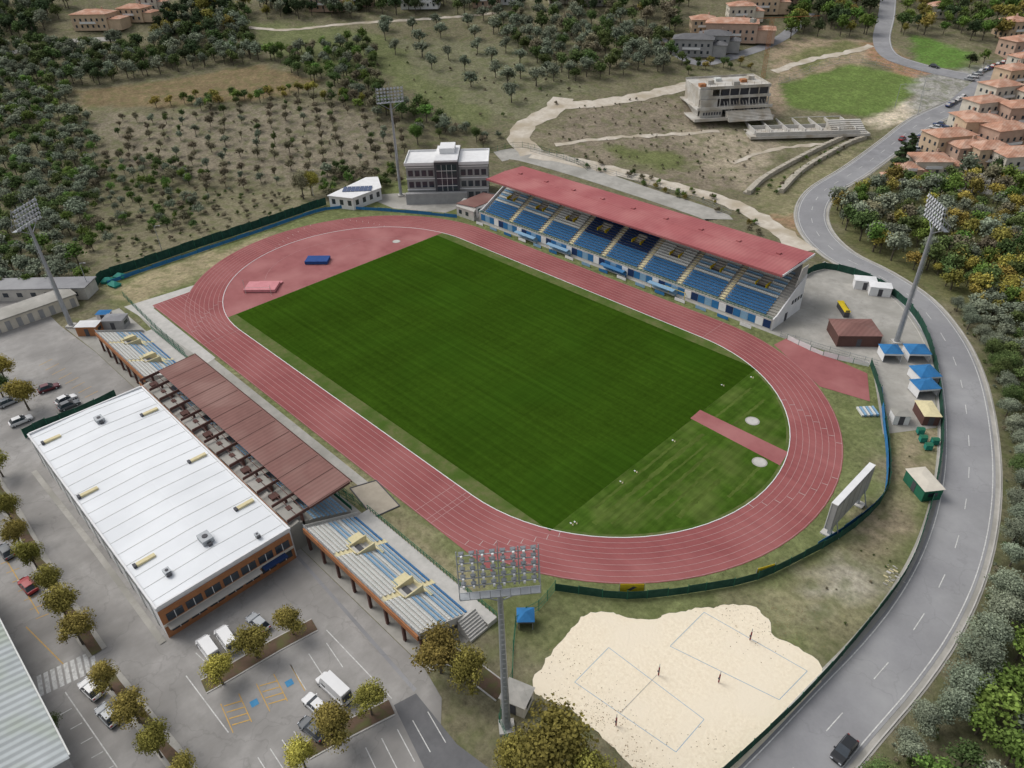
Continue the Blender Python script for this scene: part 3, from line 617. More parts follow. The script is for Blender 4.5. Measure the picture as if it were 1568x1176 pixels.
fence('street_railing',[(40,672),(75,655),(120,640),(180,610)],2.4,'gfence',step=3)
fence('yard_railing',[(1195,515),(1240,530),(1300,548),(1345,560)],1.3,'steel',solid=False)
fence('sports_field_fence',[(1192,130),(1300,96),(1432,124)],3.,'steel',solid=False,step=6)
for q in ([(948,905),(985,905)],[(1155,882),(1182,874)]):
    a,b_=S(q); L0=math.hypot(b_[0]-a[0],b_[1]-a[1]); g=Grp('yellow_banner',(a[0]+.3,a[1]-.35,0),math.atan2(b_[1]-a[1],b_[0]-a[0])); g.box('cloth','yellow',0,L0,-.05,0,.3,2.2); g.raw('emblem','dgrey',[(L0*.3,-.06,.9),(L0*.45,-.06,.7),(L0*.7,-.06,1.5),(L0*.55,-.06,1.7)],[(0,1,2,3)]); g.box('posts','steel',-.05,0,-.1,0,0,2.4); g.box('posts','steel',L0,L0+.05,-.1,0,0,2.4); g.done()
# ---------------------------------------------------------------- roads
ROAD=S([(1470,160),(1410,188),(1365,222),(1310,262),(1262,292),(1243,322),(1250,355),(1285,390),(1345,422),(1400,460),(1440,510),(1464,560),(1478,620),(1484,700),(1477,780),(1455,860),(1415,940),(1360,1015),(1290,1092),(1215,1176),(1150,1245),(1080,1320)])
ribbon('road_verge',ROAD,10.6,.04,M['conc'],crossn=3)
ribbon('road',ROAD,8.4,.07,M['asph2'],crossn=3)
ribbon('road_edge_line',ROAD,.15,.10,M['pline'],o=3.75); ribbon('road_edge_line',ROAD,.15,.10,M['pline'],o=-3.75)
ribbon('road_centre_line',ROAD,.13,.10,M['pline'],dash=(1,3))
kb=Grp('road_kerb'); C=smooth(ROAD,3.)
for o in (4.9,-4.9):
    A=offs(C,o-.09);B=offs(C,o+.09)
    for i in range(len(C)-1):
        z=hz(*A[i])+.05; z2=hz(*A[i+1])+.05
        V=[(*A[i],z),(*A[i+1],z2),(*B[i+1],z2),(*B[i],z)]; V+=[(v[0],v[1],v[2]+.13) for v in V]
        kb.raw('kerbstone','concl',V,[(4,7,6,5),(0,4,5,1),(1,5,6,2),(2,6,7,3),(3,7,4,0)])
kb.done()
UP=S([(1362,-30),(1358,20),(1350,60),(1362,85),(1400,100),(1450,112),(1510,122),(1600,128)])
ribbon('upper_road',UP,8,.12,M['asph2'],crossn=3)
ribbon('upper_road_line',UP,.2,.15,M['pline'],o=3.5)
ribbon('street',S([(1470,160),(1500,135),(1540,110),(1600,90)]),9,.11,M['asph2'],crossn=3)
for q,w in (([(815,236),(795,212),(808,190),(845,170),(862,150)],9),([(850,160),(900,160),(980,148),(1060,130)],7),([(815,236),(900,252),(1040,288),(1120,312),(1180,345),(1235,385)],6.5),([(850,222),(930,212),(1050,205),(1100,200)],2.2),([(1120,250),(1180,230),(1260,220)],2.)):
    ribbon('gravel_path',S(q),w,.10,M['gravel'],crossn=3,rag=.45)
ribbon('hill_lane',S([(0,85),(60,72),(120,62),(180,60)]),5,.12,M['conc'],crossn=2)
ribbon('hill_lane',S([(380,42),(440,46),(520,38),(640,30),(760,20)]),2.6,.12,M['gravel'],crossn=2,rag=.3)
ribbon('hill_lane',S([(1010,60),(1060,95),(1110,90),(1190,62),(1240,20)]),6,.12,M['asph2'],crossn=2)
ribbon('building_site_track',S([(1185,110),(1240,92),(1300,80),(1335,70)]),4,.12,M['gravel'],crossn=2,rag=.5)
for q in ([(1146,298),(1175,272),(1240,236),(1308,204)],[(1196,296),(1230,262),(1290,226),(1325,212)]):
    C=smooth(S(q),3.); g=Grp('stone_wall'); A=offs(C,-.7);B=offs(C,.7); A2=offs(C,.75);B2=offs(C,1.9)
    for i in range(len(C)-1):
        for a_,b2,hh2 in ((A,B,1.6),(A2,B2,.7)):
            z=hz(*C[i])-.1; V=[(*a_[i],z),(*a_[i+1],z),(*b2[i+1],z),(*b2[i],z)]; V+=[(v[0],v[1],v[2]+hh2) for v in V]
            g.raw('stones','stone',V,[(4,5,6,7),(0,1,5,4),(1,2,6,5),(2,3,7,6),(3,0,4,7)])
    g.done()
# ---------------------------------------------------------------- sand courts
SP=S([(905,938),(1000,945),(1130,923),(1175,945),(1190,975),(1245,1005),(1258,1035),(1235,1085),(1150,1165),(1120,1190),(1000,1190),(955,1160),(915,1120),(862,1085),(815,1055),(835,1010),(880,960)])
C=smooth(SP+[SP[0]],.6)[:-1]; C=[(p[0]+.13*wob(p[0]*5,p[1]*5)+.15*wob(p[0]*1.5,p[1]*1.5),p[1]+.13*wob(p[1]*5,p[0]*4)+.15*wob(p[1]*1.4,p[0])) for p in C]
sheet('sand_court',C,.06,M['sand'])
LV=[];LF=[]
def leaf_at(x,y):
    s=len(LV); a=random.random()*6.28; r_=random.uniform(.03,.09)
    for q in range(4): LV.append((x+r_*math.cos(a+q*1.57),y+r_*math.sin(a+q*1.57),.075+random.random()*.03))
    LF.append((s,s+1,s+2,s+3))
for (u0,v0),n_ in (((905,1095),300),((860,1010),80),((960,1170),200),((1195,960),120),((1150,935),80),((1080,1150),40)):
    for _ in range(n_):
        u_=u0+random.gauss(0,1)*36; v_=v0+random.gauss(0,1)*22; leaf_at(*site(u_,v_))
mesh_obj('fallen_leaves',LV,LF,M['leaf'])
def outline(name,px,w,z,m,close=True):
    P=S(px); g=Grp(name); n=len(P)
    for k in range(n if close else n-1):
        a=np.array(P[k]);b_=np.array(P[(k+1)%n]); t=(b_-a)/np.linalg.norm(b_-a); nn=np.array([-t[1],t[0]])*w/2
        g.raw('line',m,[(*(a-nn),z),(*(b_-nn),z),(*(b_+nn),z),(*(a+nn),z)],[(0,1,2,3)])
    return g.done()
outline('court_line',[(932,992),(880,1045),(1035,1152),(1078,1102)],.07,.075,'lblue'); outline('court_line',[(1078,938),(1026,990),(1193,1072),(1236,1028)],.07,.08,'lblue')
outline('court_line',[(1006,1034),(950,1092)],.07,.085,'conc',False)
for u,v in ((1008,1035),(943,1112),(1148,981),(1100,1046)):
    x,y=site(u,v); g=Grp('volleyball_post',(x,y,.05)); g.cyl('pole','steel',(0,0,0),(0,0,2.6),.05); g.cyl('padding','pad',(0,0,.2),(0,0,1.9),.1,n=10); g.box('winch','dgrey',-.12,.12,-.2,-.11,1.,1.3); g.done()
# ---------------------------------------------------------------- vehicles
def carmesh(name,paint,L=4.3,W=1.78,Hh=1.48,van=False,suv=False):
    V=[];F=[];MI=[]
    def add(vs,fs,mi):
        n=len(V); V.extend(vs); F.extend([tuple(i+n for i in f) for f in fs]); MI.extend([mi]*len(fs))
    h=L/2; w=W/2
    bt=.95 if van else (.92 if suv else .82)
    st=[(-h,.38,bt*.86,w*.86),(-h+.12,.28,bt,w*.95),(-h+.9,.25,bt+.02,w),(0,.25,bt,w),(h-1.2,.25,bt-.04,w),(h-.35,.27,bt-.14,w*.95),(h-.06,.33,bt-.28,w*.84),(h,.4,bt-.36,w*.74)]
    vs=[];fs=[]
    for x,zb,zt,ww in st: vs+=[(x,-ww*.94,zb),(x,-ww,zb+.25),(x,-ww*.97,zt-.06),(x,-ww*.88,zt),(x,ww*.88,zt),(x,ww*.97,zt-.06),(x,ww,zb+.25),(x,ww*.94,zb)]
    for i in range(len(st)-1):
        for k in range(8): a=i*8+k; b_=i*8+(k+1)%8; fs.append((a,b_,b_+8,a+8)[::-1])
    fs.append(tuple(range(8))); fs.append(tuple(range(len(vs)-1,len(vs)-9,-1))); add(vs,fs,0)
    if van: g0=[(-h+.05,bt),(-h+.15,Hh-.03),(h-1.7,Hh),(h-.9,bt-.03)]
    else: g0=[(-h+.25,bt),(-h+.75,Hh-.04),(h-2.0,Hh),(h-1.15,bt-.03)]
    wi=w*.90; wt=w*(.80 if van else .70)
    xs=g0
    vs=[(xs[0][0],-wi,xs[0][1]),(xs[1][0],-wt,xs[1][1]),(xs[2][0],-wt,xs[2][1]),(xs[3][0],-wi,xs[3][1]),(xs[0][0],wi,xs[0][1]),(xs[1][0],wt,xs[1][1]),(xs[2][0],wt,xs[2][1]),(xs[3][0],wi,xs[3][1])]
    add(vs,[(1,2,6,5)],0); add(vs,[(2,3,7,6)],1); add(vs,[(0,1,5,4)],0 if van else 1)
    add(vs,[(0,3,2,1),(4,5,6,7)],0 if van else 1)
    def bx(x0,x1,y0,y1,z0,z1,mi): add([(x0,y0,z0),(x1,y0,z0),(x1,y1,z0),(x0,y1,z0),(x0,y0,z1),(x1,y0,z1),(x1,y1,z1),(x0,y1,z1)],BOXF,mi)
    bx(xs[1][0]+.05,xs[2][0]-.03,-wt*.96,wt*.96,Hh-.005,Hh+.03,0)
    if van:
        for s in (-1,1): 
            y=s*(wi+wt)/2*1.035; bx(h-2.4,h-1.6,y-.03,y+.03,bt+.12,bt+.55,1)
        bx(-h+.02,-h+.09,-wi*.8,wi*.8,bt+.15,Hh-.35,1)
    else:
        for s in (-1,1): 
            y=s*(wi+wt)/2; bx(-.25,-.13,y-.03-.03*s,y+.05,bt,Hh-.25,0)
    for s in (-1,1):
        bx(xs[3][0]-.25,xs[3][0]-.1,s*w*1.0-.1 if s>0 else s*w-.12,s*w*1.0+.12 if s>0 else s*w+.1,bt+.02,bt+.2,0)
        bx(h-.12,h+.005,s*w*.62-.17,s*w*.62+.17,.52,.64,3); bx(-h-.01,-h+.1,s*w*.68-.14,s*w*.68+.14,.62,.8,4)
        for x in (-h+.8,h-.85):
            n=14; vs=[]
            for yy_ in (s*w-.12*s-.1,s*w-.12*s+.115):
                for k in range(n): vs.append((x+.33*math.cos(2*math.pi*k/n),yy_,.33+.33*math.sin(2*math.pi*k/n)))
            add(vs,[tuple(range(n)),tuple(range(2*n-1,n-1,-1))]+[(k,(k+1)%n,n+(k+1)%n,n+k)[::-1] for k in range(n)],2)
            vs=[]; 
            for k in range(8): vs.append((x+.18*math.cos(2*math.pi*k/8),s*w+.005*s,.33+.18*math.sin(2*math.pi*k/8)))
            add(vs,[tuple(range(8))],3)
    bx(-h+.05,h-.1,-w*.7,w*.7,.16,.3,2)
    me=bpy.data.meshes.new(name); me.from_pydata(V,[],F)
    for m in (paint,M['glass'],M['tyre'],M['lampg'],M['rlight']): me.materials.append(m)
    me.polygons.foreach_set('material_index',MI); me.update(); return me
def paintm(n,c): return mat('car_paint_'+n,c,tuple(x*.93 for x in c),.3,rough=.3,spec=.5)
PC={k:paintm(k,c) for k,c in dict(white=(.75,.75,.75),silver=(.4,.42,.44),black=(.025,.027,.03),red=(.35,.02,.025),grey=(.12,.13,.14),dred=(.12,.015,.025),blue=(.03,.07,.2)).items()}
CM={}
def car(name,colr,p,q,van=False,L=None,Hh=None,suv=False,world=False):
    key=(colr,van,L,suv)
    if key not in CM: CM[key]=carmesh('car_body',PC[colr],L or (5.2 if van else 4.3),1.95 if van else 1.78,Hh or (2.2 if van else 1.48),van,suv)
    a,b_=(p,q) if world else (site(*p),site(*q)); x,y=(a[0]+b_[0])/2,(a[1]+b_[1])/2
    o=link(bpy.data.objects.new(name,CM[key])); o.location=(x,y,hz(x,y)+.06); o.rotation_euler=(0,0,math.atan2(b_[1]-a[1],b_[0]-a[0]))
car('white_van','white',(330,1010),(312,985),True); car('white_van','white',(357,995),(340,970),True); car('parked_car','silver',(405,965),(388,950))
car('white_van','white',(530,1075),(496,1043),True,6.2,2.6); car('parked_car','white',(498,1095),(472,1072),suv=True); car('parked_car','grey',(492,1130),(468,1110))
car('parked_car','grey',(20,858),(2,838)); car('parked_car','red',(52,908),(38,892)); car('parked_car','white',(153,1070),(129,1047)); car('parked_car','silver',(180,1112),(155,1085))
car('parked_car','silver',(0,625),(30,612)); car('parked_car','white',(15,655),(52,640),suv=True); car('parked_car','dred',(62,602),(90,592)); car('parked_car','grey',(92,630),(122,617)); car('parked_car','white',(88,622),(117,608))
car('driving_car','black',(1302,1138),(1280,1166)); car('parked_car','black',(1420,101),(1440,106))
cols=['white','silver','grey','white','black','red','silver','blue']
def carrow(p,q,n,side=0.,perp=True,pr=.88):
    a,b_=np.array(site(*p)),np.array(site(*q)); t=(b_-a)/np.linalg.norm(b_-a); nn=np.array([-t[1],t[0]])
    for k in range(n):
        if random.random()>pr: continue
        c=a+(b_-a)*(k+.5)/n+nn*side; d=nn if perp else t
        car('parked_car',random.choice(cols),tuple(c-d),tuple(c+d),world=True)
carrow((1385,240),(1448,196),11); carrow((1398,222),(1440,190),7); carrow((1450,165),(1478,148),4,perp=False); carrow((1500,112),(1550,92),6,perp=False); carrow((1480,125),(1500,112),3); carrow((1372,222),(1384,212),2,perp=False); carrow((1395,262),(1420,240),4)
# ---------------------------------------------------------------- car park islands and markings
def island(px,w,h=.13):
    C=smooth(S(px),2.); g=Grp('planting_island')
    for ww,z0,z1,m,part in ((w,.03,h,'concl','kerb'),(w-.4,.03,h+.03,'soil','soil')):
        A=offs(C,-ww/2);B=offs(C,ww/2)
        P=[tuple(p) for p in A]+[tuple(p) for p in B[::-1]]; g.prism(part,m,P,z0,z1)
    g.done()
island([(312,1052),(360,1025),(420,990),(482,957)],2.6); island([(470,1150),(530,1118),(600,1083)],2.6)
island([(650,985),(700,1010),(770,1062)],3.)
bg=Grp('parking_markings')
def seg(p,q,w,m,z=.05,world=False):
    if m=='line': m='pline'
    a,b_=(np.array(p),np.array(q)) if world else (np.array(site(*p)),np.array(site(*q)))
    t=(b_-a)/np.linalg.norm(b_-a); nn=np.array([-t[1],t[0]])*w/2
    bg.raw('paint_'+m,m,[(*(a-nn),z),(*(b_-nn),z),(*(b_+nn),z),(*(a+nn),z)],[(0,1,2,3)])
def bays(p,q,n,ln,m='line',side=1):
    a,b_=np.array(site(*p)),np.array(site(*q)); t=(b_-a)/np.linalg.norm(b_-a); nn=np.array([-t[1],t[0]])*side
    for k in range(n+1):
        c=a+(b_-a)*k/n; seg(c,c+nn*ln,.12,m,world=True)
    return a,b_,t,nn
a,b_,t,nn=bays((338,1078),(445,1018),4,5.,'yline',-1)
for k in range(4):
    for j in range(4):
        c=a+(b_-a)*(k+.1)/4; 
        if k%2==0: seg(c+nn*(.6+j*1.1),c+nn*(1.3+j*1.1)+t*2.2,.16,'yline',.055,world=True)
    if k%2==1:
        c=a+(b_-a)*(k+.5)/4+nn*2.6; seg(c-t*.5,c+t*.5,1.,'bline',.056,world=True)
bays((445,1018),(500,985),2,5.,'line',-1)
bays((560,1145),(655,1090),4,5,'line',-1); bays((395,1160),(450,1120),3,4.8,'line',-1); bays((300,1000),(345,965),3,4.8,'line',-1)
seg((285,1035),(350,1122),.14,'line'); seg((500,965),(600,1070),.14,'line'); seg((100,1060),(180,1176),.14,'line'); seg((40,960),(105,1025),.14,'yline'); seg((5,850),(60,940),.14,'yline')
for k in range(7): seg((55-k*9,948-k*14),(75-k*9,940-k*14),.13,'yline',.052)
for k in range(7): seg((110+k*16,1085+k*22),(92+k*16,1095+k*22),.13,'line',.052)
a,b_=np.array(site(62,1050)),np.array(site(143,1012)); t=(b_-a)/np.linalg.norm(b_-a); nn=np.array([-t[1],t[0]])
for k in range(9):
    c=a+(b_-a)*k/8; seg(c-nn*1.9,c+nn*1.9,.55,'line',.053,world=True)
for k in range(8): seg((60+k*10,560+k*7),(80+k*10,550+k*7),.12,'yline',.052)
bg.done()
sheet('asphalt_patch',S([(603,1080),(637,1062),(700,1140),(780,1200),(690,1260)]),.042,M['asphd'])
sheet('drain_strip',S([(440,838),(444,835),(638,1055),(634,1060)]),.043,M['asph2'])
TREEROW=[(22,790),(35,828),(60,862),(85,900),(105,938),(128,975),(172,1045),(215,1095),(248,1148),(290,1195)]
ribbon('sidewalk',S([(-20,720),(22,790),(60,858),(105,932),(150,1000)]),2.6,.14,M['conc'],crossn=1); ribbon('sidewalk',S([(160,1025),(215,1095),(290,1190),(340,1260)]),2.6,.14,M['conc'],crossn=1)
for q in ([(-20,720),(22,790),(60,858),(105,932),(150,1000)],[(160,1025),(215,1095),(290,1190),(340,1260)]):
    ribbon('verge_soil',S(q),1.3,.16,M['soil'],rag=.15)
ribbon('sidewalk',S([(52,722),(140,835),(250,985)]),.9,.13,M['conc'],crossn=1)
A0,B0=np.array(site(0,968,7)),np.array(site(97,1160,7)); tt=(B0-A0)/np.linalg.norm(B0-A0)
g=Grp('warehouse',(*B0,.03),math.atan2(tt[1],tt[0]))
g.box('walls','grey',-42,0,-18,0,0,6.8); g.hip('roof','corr',-42,0,-18,0,6.85,1.6,.5,gable=True)
for k in range(10): g.box('windows','glass',-40+k*3.9,-38+k*3.9,.01,.06,3,5)
g.box('gutter','wseat',-42,0,.52,.7,6.6,6.84); g.box('ridge','concl',-42.5,.5,-9.2,-8.8,8.4,8.5); g.done()
a,b_=np.array(site(-10,515)),np.array(site(122,468)); Ln=np.linalg.norm(b_-a); g=Grp('garage_row',(*a,.03),math.atan2(b_[1]-a[1],b_[0]-a[0]))
g.box('walls','ivory',0,Ln,0,6,0,3.2); g.box('roof','conc',-.3,Ln+.3,-.4,6.4,3.21,3.5)
for k in range(8): g.box('garage_doors','grey',.8+k*Ln/8,Ln/8-.6+k*Ln/8,-.06,-.01,.1,2.5)
g.done()
a=np.array(site(0,470)); g=Grp('storage_building',(*a,.03),math.radians(45)); g.box('walls','concl',-6,22,3,9,0,3.4); g.box('roof','asph2',-6.4,22.4,2.6,9.4,3.41,3.7); windows(g,-5,21,3,1.2,7,1.4,1.2); g.done()
def shed(name,u,v,w,d,h,rz,wall,roof,rh=.8,gable=False,openf=False):
    x,y=site(u,v); g=Grp(name,(x,y,hz(x,y)+.02),math.radians(rz))
    if openf:
        for sx in (-1,1):
            for sy in (-1,1): g.box('posts','steel',sx*(w/2-.1)-.05,sx*(w/2-.1)+.05,sy*(d/2-.1)-.05,sy*(d/2-.1)+.05,0,h)
        g.box('side_cloth',wall,-w/2,w/2,d/2-.05,d/2,.2,h); g.box('side_cloth',wall,-w/2,-w/2+.05,-d/2,d/2-.06,.2,h); g.box('side_cloth',wall,w/2-.05,w/2,-d/2,d/2-.06,.2,h); g.box('valance',wall,-w/2,w/2,-d/2-.04,-d/2,h-.5,h)
    else:
        g.box('walls',wall,-w/2,w/2,-d/2,d/2,0,h); g.box('door','dgrey',-.5,.5,-d/2-.05,-d/2-.01,.05,2.); g.box('window','glass',w/2+.01,w/2+.05,-d/4,d/4,1,1.8)
    g.hip('roof',roof,-w/2,w/2,-d/2,d/2,h+.01,rh,.2,gable); g.done()
shed('gazebo_tent',1360,548,3.8,3.8,2.3,40,'white','bfence',1.2,openf=True); shed('gazebo_tent',1400,548,4.4,4.,2.3,40,'white','bfence',1.2,openf=True)
shed('gazebo_tent',1412,582,4.4,4.4,2.3,50,'white','bfence',1.2,openf=True); shed('gazebo_tent',1412,602,4.4,3.6,2.3,50,'white','bfence',1.,openf=True)
shed('wooden_pavilion',1305,518,9.5,7.5,2.9,42,'brown','brroof',1.1); shed('site_cabin',1410,750,5.6,3.4,2.5,-38,'green','ivory',.25)
shed('white_cabin',1345,450,5,3,2.5,30,'white','white',.3); shed('white_cabin',1322,440,5,3,2.5,30,'white','white',.3); shed('tool_shed',1416,640,3,5,2.3,40,'brown','cream',.3)
shed('kiosk',1375,645,3,2.4,2.2,40,'white','conc',.3); shed('substation_cabin',792,1078,3.4,3,2.5,20,'ivory','conc',.4); shed('kiosk',180,500,5,3.5,2.6,45,'grey','asph2',.4); shed('kiosk',140,510,5,3,2.6,45,'orange','white',.3); shed('kiosk',163,490,3,2.2,2.2,45,'white','bfence',.3)
shed('blue_tent',805,955,2.2,2.2,2.0,45,'dgrey','bfence',.7,openf=True)
shed('ticket_booth',1290,478,1.2,5.5,1.6,42,'dgrey','yellow',.15)
for u,v in ((1412,676),(1420,688),(1430,680),(1408,664)): 
    x,y=site(u,v); g=Grp('waste_bin',(x,y,.03),.7); g.prism('body','teal',[(-.6,-.5),(.6,-.5),(.6,.5),(-.6,.5)],.15,1.2); g.hip('lid','green',-.6,.6,-.5,.5,1.21,.25,.05,True); [g.cyl('wheel','tyre',(sx*.5,-.45,.12),(sx*.5,-.35,.12),.12) for sx in (-1,1)]; g.done()
for u,v in ((166,432),(185,425),(176,438)):
    x,y=site(u,v); g=Grp('covered_equipment',(x,y,.03),random.random()); g.hip('tarpaulin','teal',-1.5,1.5,-1,1,.6,.9,.2); g.box('base','teal',-1.5,1.5,-1,1,0,.6); g.done()
g=Grp('timber_offcuts')
for _ in range(30):
    x,y=site(random.gauss(1365,7),random.gauss(882,12)); s_=random.uniform(.06,.2); g.box('boards',random.choice(['concl','cream','conc']),x-s_*2,x+s_*2,y-s_*.6,y+s_*.6,.02,.05+s_*.5)
g.done()
x,y=site(1327,632); g=Grp('bench_stack',(x,y,.05),.8); [g.box('bench','lblue' if k%2 else 'wseat',-1.6+k*.6,-1.2+k*.6,-1.4,1.4,.1,.5+.02*k) for k in range(6)]; [g.box('leg','steel',-1.5+k*.6,-1.4+k*.6,-1.2,-1.1,0,.1) for k in range(6)]; g.done()
def goal(u,v,rz,m='yellow'):
    x,y=site(u,v); g=Grp('training_goal',(x,y,.05),rz)
    g.cyl('post',m,(-2.5,0,0),(-2.5,0,2),.07); g.cyl('post',m,(2.5,0,0),(2.5,0,2),.07); g.cyl('crossbar',m,(-2.5,0,2),(2.5,0,2),.07)
    for s in (-1,1): g.cyl('stay',m,(s*2.5,0,2),(s*2.5,1.4,0),.04)
    g.cyl('ground_bar',m,(-2.5,1.4,.04),(2.5,1.4,.04),.04); g.done()
goal(1035,455,.0); goal(1010,446,.1)
# ---------------------------------------------------------------- houses
def house(u,v,w,d,h,rz,wall,roof='tile',name='terracotta_roof_house',rh=1.8,wing=True,flat=False):
    x,y=site(u,v); g=Grp(name,(x,y,hz(x,y)-.6),math.radians(rz))
    g.box('walls',wall,-w/2,w/2,-d/2,d/2,0,h+.6)
    if flat:
        g.box('flat_roof',roof,-w/2-.3,w/2+.3,-d/2-.3,d/2+.3,h+.61,h+.9); g.box('parapet','white',-w/2-.3,w/2+.3,-d/2-.3,-d/2,h+.9,h+1.4)
    else: g.hip('roof',roof,-w/2,w/2,-d/2,d/2,h+.61,rh,.6)
    nf=max(1,int(h/3))
    for f in range(nf):
        z=1.4+f*3
        windows(g,-w/2+.5,w/2-.5,-d/2,z,max(2,int(w/3)),1.,1.3); windows(g,-w/2+.5,w/2-.5,d/2,z,max(2,int(w/3)),1.,1.3,1)
        for k in range(max(2,int(d/3.2))):
            yy_=-d/2+1.+k*3
            for xs in (-w/2-.05,w/2): g.box('windows','glass',xs,xs+.05,yy_,yy_+1.,z,z+1.3)
    if wing:
        g.box('wing_walls',wall,w/2+.01,w/2+w*.35,-d/2+.8,d/2-1,0,h*.65+.6); g.hip('wing_roof',roof if not flat else 'tile',w/2+.3,w/2+w*.35,-d/2+.8,d/2-1,h*.65+.62,1.,.4)
    g.box('balcony','white',-w*.25,w*.2,-d/2-1.1,-d/2-.1,3.3,3.45); g.box('balcony_rail','white',-w*.25,w*.2,-d/2-1.12,-d/2-1.05,3.45,4.3)
    g.box('chimney','salm',w*.2,w*.2+.6,d*.15,d*.15+.6,h+.6,h+rh+1.2); g.done()
for a in [
 (150,42,19,12,7,40,'peach'),(210,30,14,10,6,35,'peach'),(232,14,11,9,6,45,'ivory'),(498,14,14,10,7,30,'salm'),(548,8,10,8,5,50,'salm'),(605,2,10,9,6,40,'ivory'),(740,8,11,9,5,45,'salm'),(860,2,14,9,5,45,'ivory'),
 (1118,60,24,13,8,30,'salm'),(1075,48,12,10,6,40,'peach'),(1132,30,13,11,7,40,'ivory'),(1165,18,16,11,8,35,'peach'),(1195,3,13,10,6,45,'salm'),
 (1545,55,12,10,7,60,'peach'),(1555,85,14,10,7,60,'salm'),(1434,24,10,9,5,40,'ivory'),
 (1445,232,15,10,7,55,'peach'),(1418,262,12,10,5,40,'ivory'),(1492,214,14,10,8,40,'peach'),(1530,226,15,10,8,60,'salm'),(1548,262,15,11,7,50,'ivory'),(1505,252,12,9,7,50,'peach'),(1500,180,13,9,7,60,'ivory'),(1524,155,13,10,7,60,'ivory'),(1555,192,14,10,8,45,'salm'),(1475,200,10,8,6,50,'ivory'),(1474,246,11,8,6,52,'salm'),(1545,130,12,9,7,60,'peach'),(1575,165,12,9,7,50,'ivory'),(1580,225,13,10,7,45,'peach'),(1562,108,10,8,6,55,'ivory'),(1372,283,9,7,3,40,'salm'),(1388,268,7,6,3,40,'peach')]:
    house(*a[:6],a[6])
house(645,10,20,11,9,40,'white','white','white_apartment_block',flat=True,wing=False); house(1060,82,18,10,7,30,'grey','asphd','grey_roof_house'); house(1092,76,14,10,7,30,'grey','asphd','grey_roof_house'); house(775,4,10,8,5,40,'white','white','white_villa',flat=True); house(905,6,18,9,4,45,'conc','grey','farm_shed',flat=True,wing=False)
# ---------------------------------------------------------------- construction site
x,y=site(1100,170); zb=hz(x,y); g=Grp('unfinished_concrete_building',(x,y,zb-.5),math.radians(52))
for f in range(3):
    z=.3+f*3.4; g.box('floor_slab','concd',-11-(2-f)*1.8,18,-9-(2-f)*2.0+f*1.0,12,z,z+.35)
    for i in range(8):
        for j in range(4): g.box('columns','concd',-10.8+i*4.0,-10.4+i*4,-8+f*1.+j*6,-7.6+f*1.+j*6,z+.36,z+3.39)
    g.box('infill_walls','concd',-10.9,-2-f*2,-8.9+f*1.,-8.6+f*1.,z+.36,z+3.39); g.box('inner_walls','dgrey',-1.5,17.5,-5.0,-4.8,z+.36,z+3.3); g.box('infill_walls','concd',-10.95,-10.7,-6,11.5,z+.36,z+3.39); g.box('edge_upstand','concd',-11-(2-f)*1.8,18,-9.2-(2-f)*2.0+f,-9.01-(2-f)*2.0+f,z,z+1.1)
g.box('roof_slab','concd',-11,18,-6,12,10.5,10.85); g.box('roof_parapet','concd',-11,18,-6.2,-6.01,10.5,11.6); g.box('roof_parapet','concd',-11,18,12.01,12.2,10.5,11.6); g.box('roof_parapet','concd',17.8,18,-6,12,10.86,11.6)
for k in range(6): g.box('roof_upstands',('orange','concd','wseat','conc')[k%4],-10+k*4.6,-7.5+k*4.6,-3+k%3*4,-.5+k%3*4,10.86,12+.3*(k%2))
for k in range(7): g.box('openings','dgrey',-9.8+k*1.1,-9.1+k*1.1,-8.95,-8.91,1.5,2.6)
for k in range(14): g.cyl('stair_rakes','concd',(-1+k*1.3,-12,.3),(-1+k*1.3,-6.8,6),.12,n=4)
for k in range(8): g.box('terrace_steps','concd',-1,17,-15+k*.6,-14.4+k*.6,0,.4+k*.4)
for k in range(10): g.cyl('starter_bars','brown',(-10+k*3,-5.8,11.6),(-10+k*3,-5.8,12.7),.05,n=4)
g.done()
x,y=site(1230,196); g=Grp('foundation_slab',(x,y,hz(x,y)-.6),math.radians(46)); g.box('slab','concd',-24,22,-11,10,0,1.0)
for k in range(7): g.box('foundation_walls','concl',-22+k*6.5,-21.6+k*6.5,-8.5,7.5,1.01,2.6)
for yy_ in (-10.5,-1,9.2): g.box('foundation_walls','concl',-22,18,yy_,yy_+.35,1.01,2.3)
for k in range(7): g.box('terrace_steps','concd',8,21,-10+k*1.2,-8.8+k*1.2,1.01,1.3+k*.45)
for k in range(25): g.cyl('starter_bars','brown',(-21+k*1.6,-8.3,2),(-21+k*1.6,-8.3,3.),.04,n=4)
g.done()
x,y=site(1168,120); g=Grp('tower_crane',(x,y,hz(x,y)))
for sx in (-.6,.6):
    for sy in (-.6,.6): g.cyl('mast','orange',(sx,sy,0),(sx,sy,24),.08,n=4)
for k in range(15): g.cyl('lattice','orange',(-.6,-.6 if k%2 else .6,k*1.55),(.6,.6 if k%2 else -.6,k*1.55+1.5),.05,n=4)
g.cyl('jib','orange',(-6,-5,24),(14,14,24.5),.18,n=4); g.box('counterweight','conc',-7,-5,-6,-4,22.5,24); g.done()
for u,v in ((1405,175),(1410,150),(1498,128),(1370,165),(250,390),(480,300),(140,450)):
    x,y=site(u,v); z=hz(x,y); g=Grp('street_lamp',(x,y,z),.5); g.cyl('column','steel',(0,0,0),(0,0,9),.11,.06); g.cyl('arm','steel',(0,0,9),(1.6,0,9.3),.05); g.box('lantern','grey',1.4,2.1,-.15,.15,9.22,9.38); g.done()
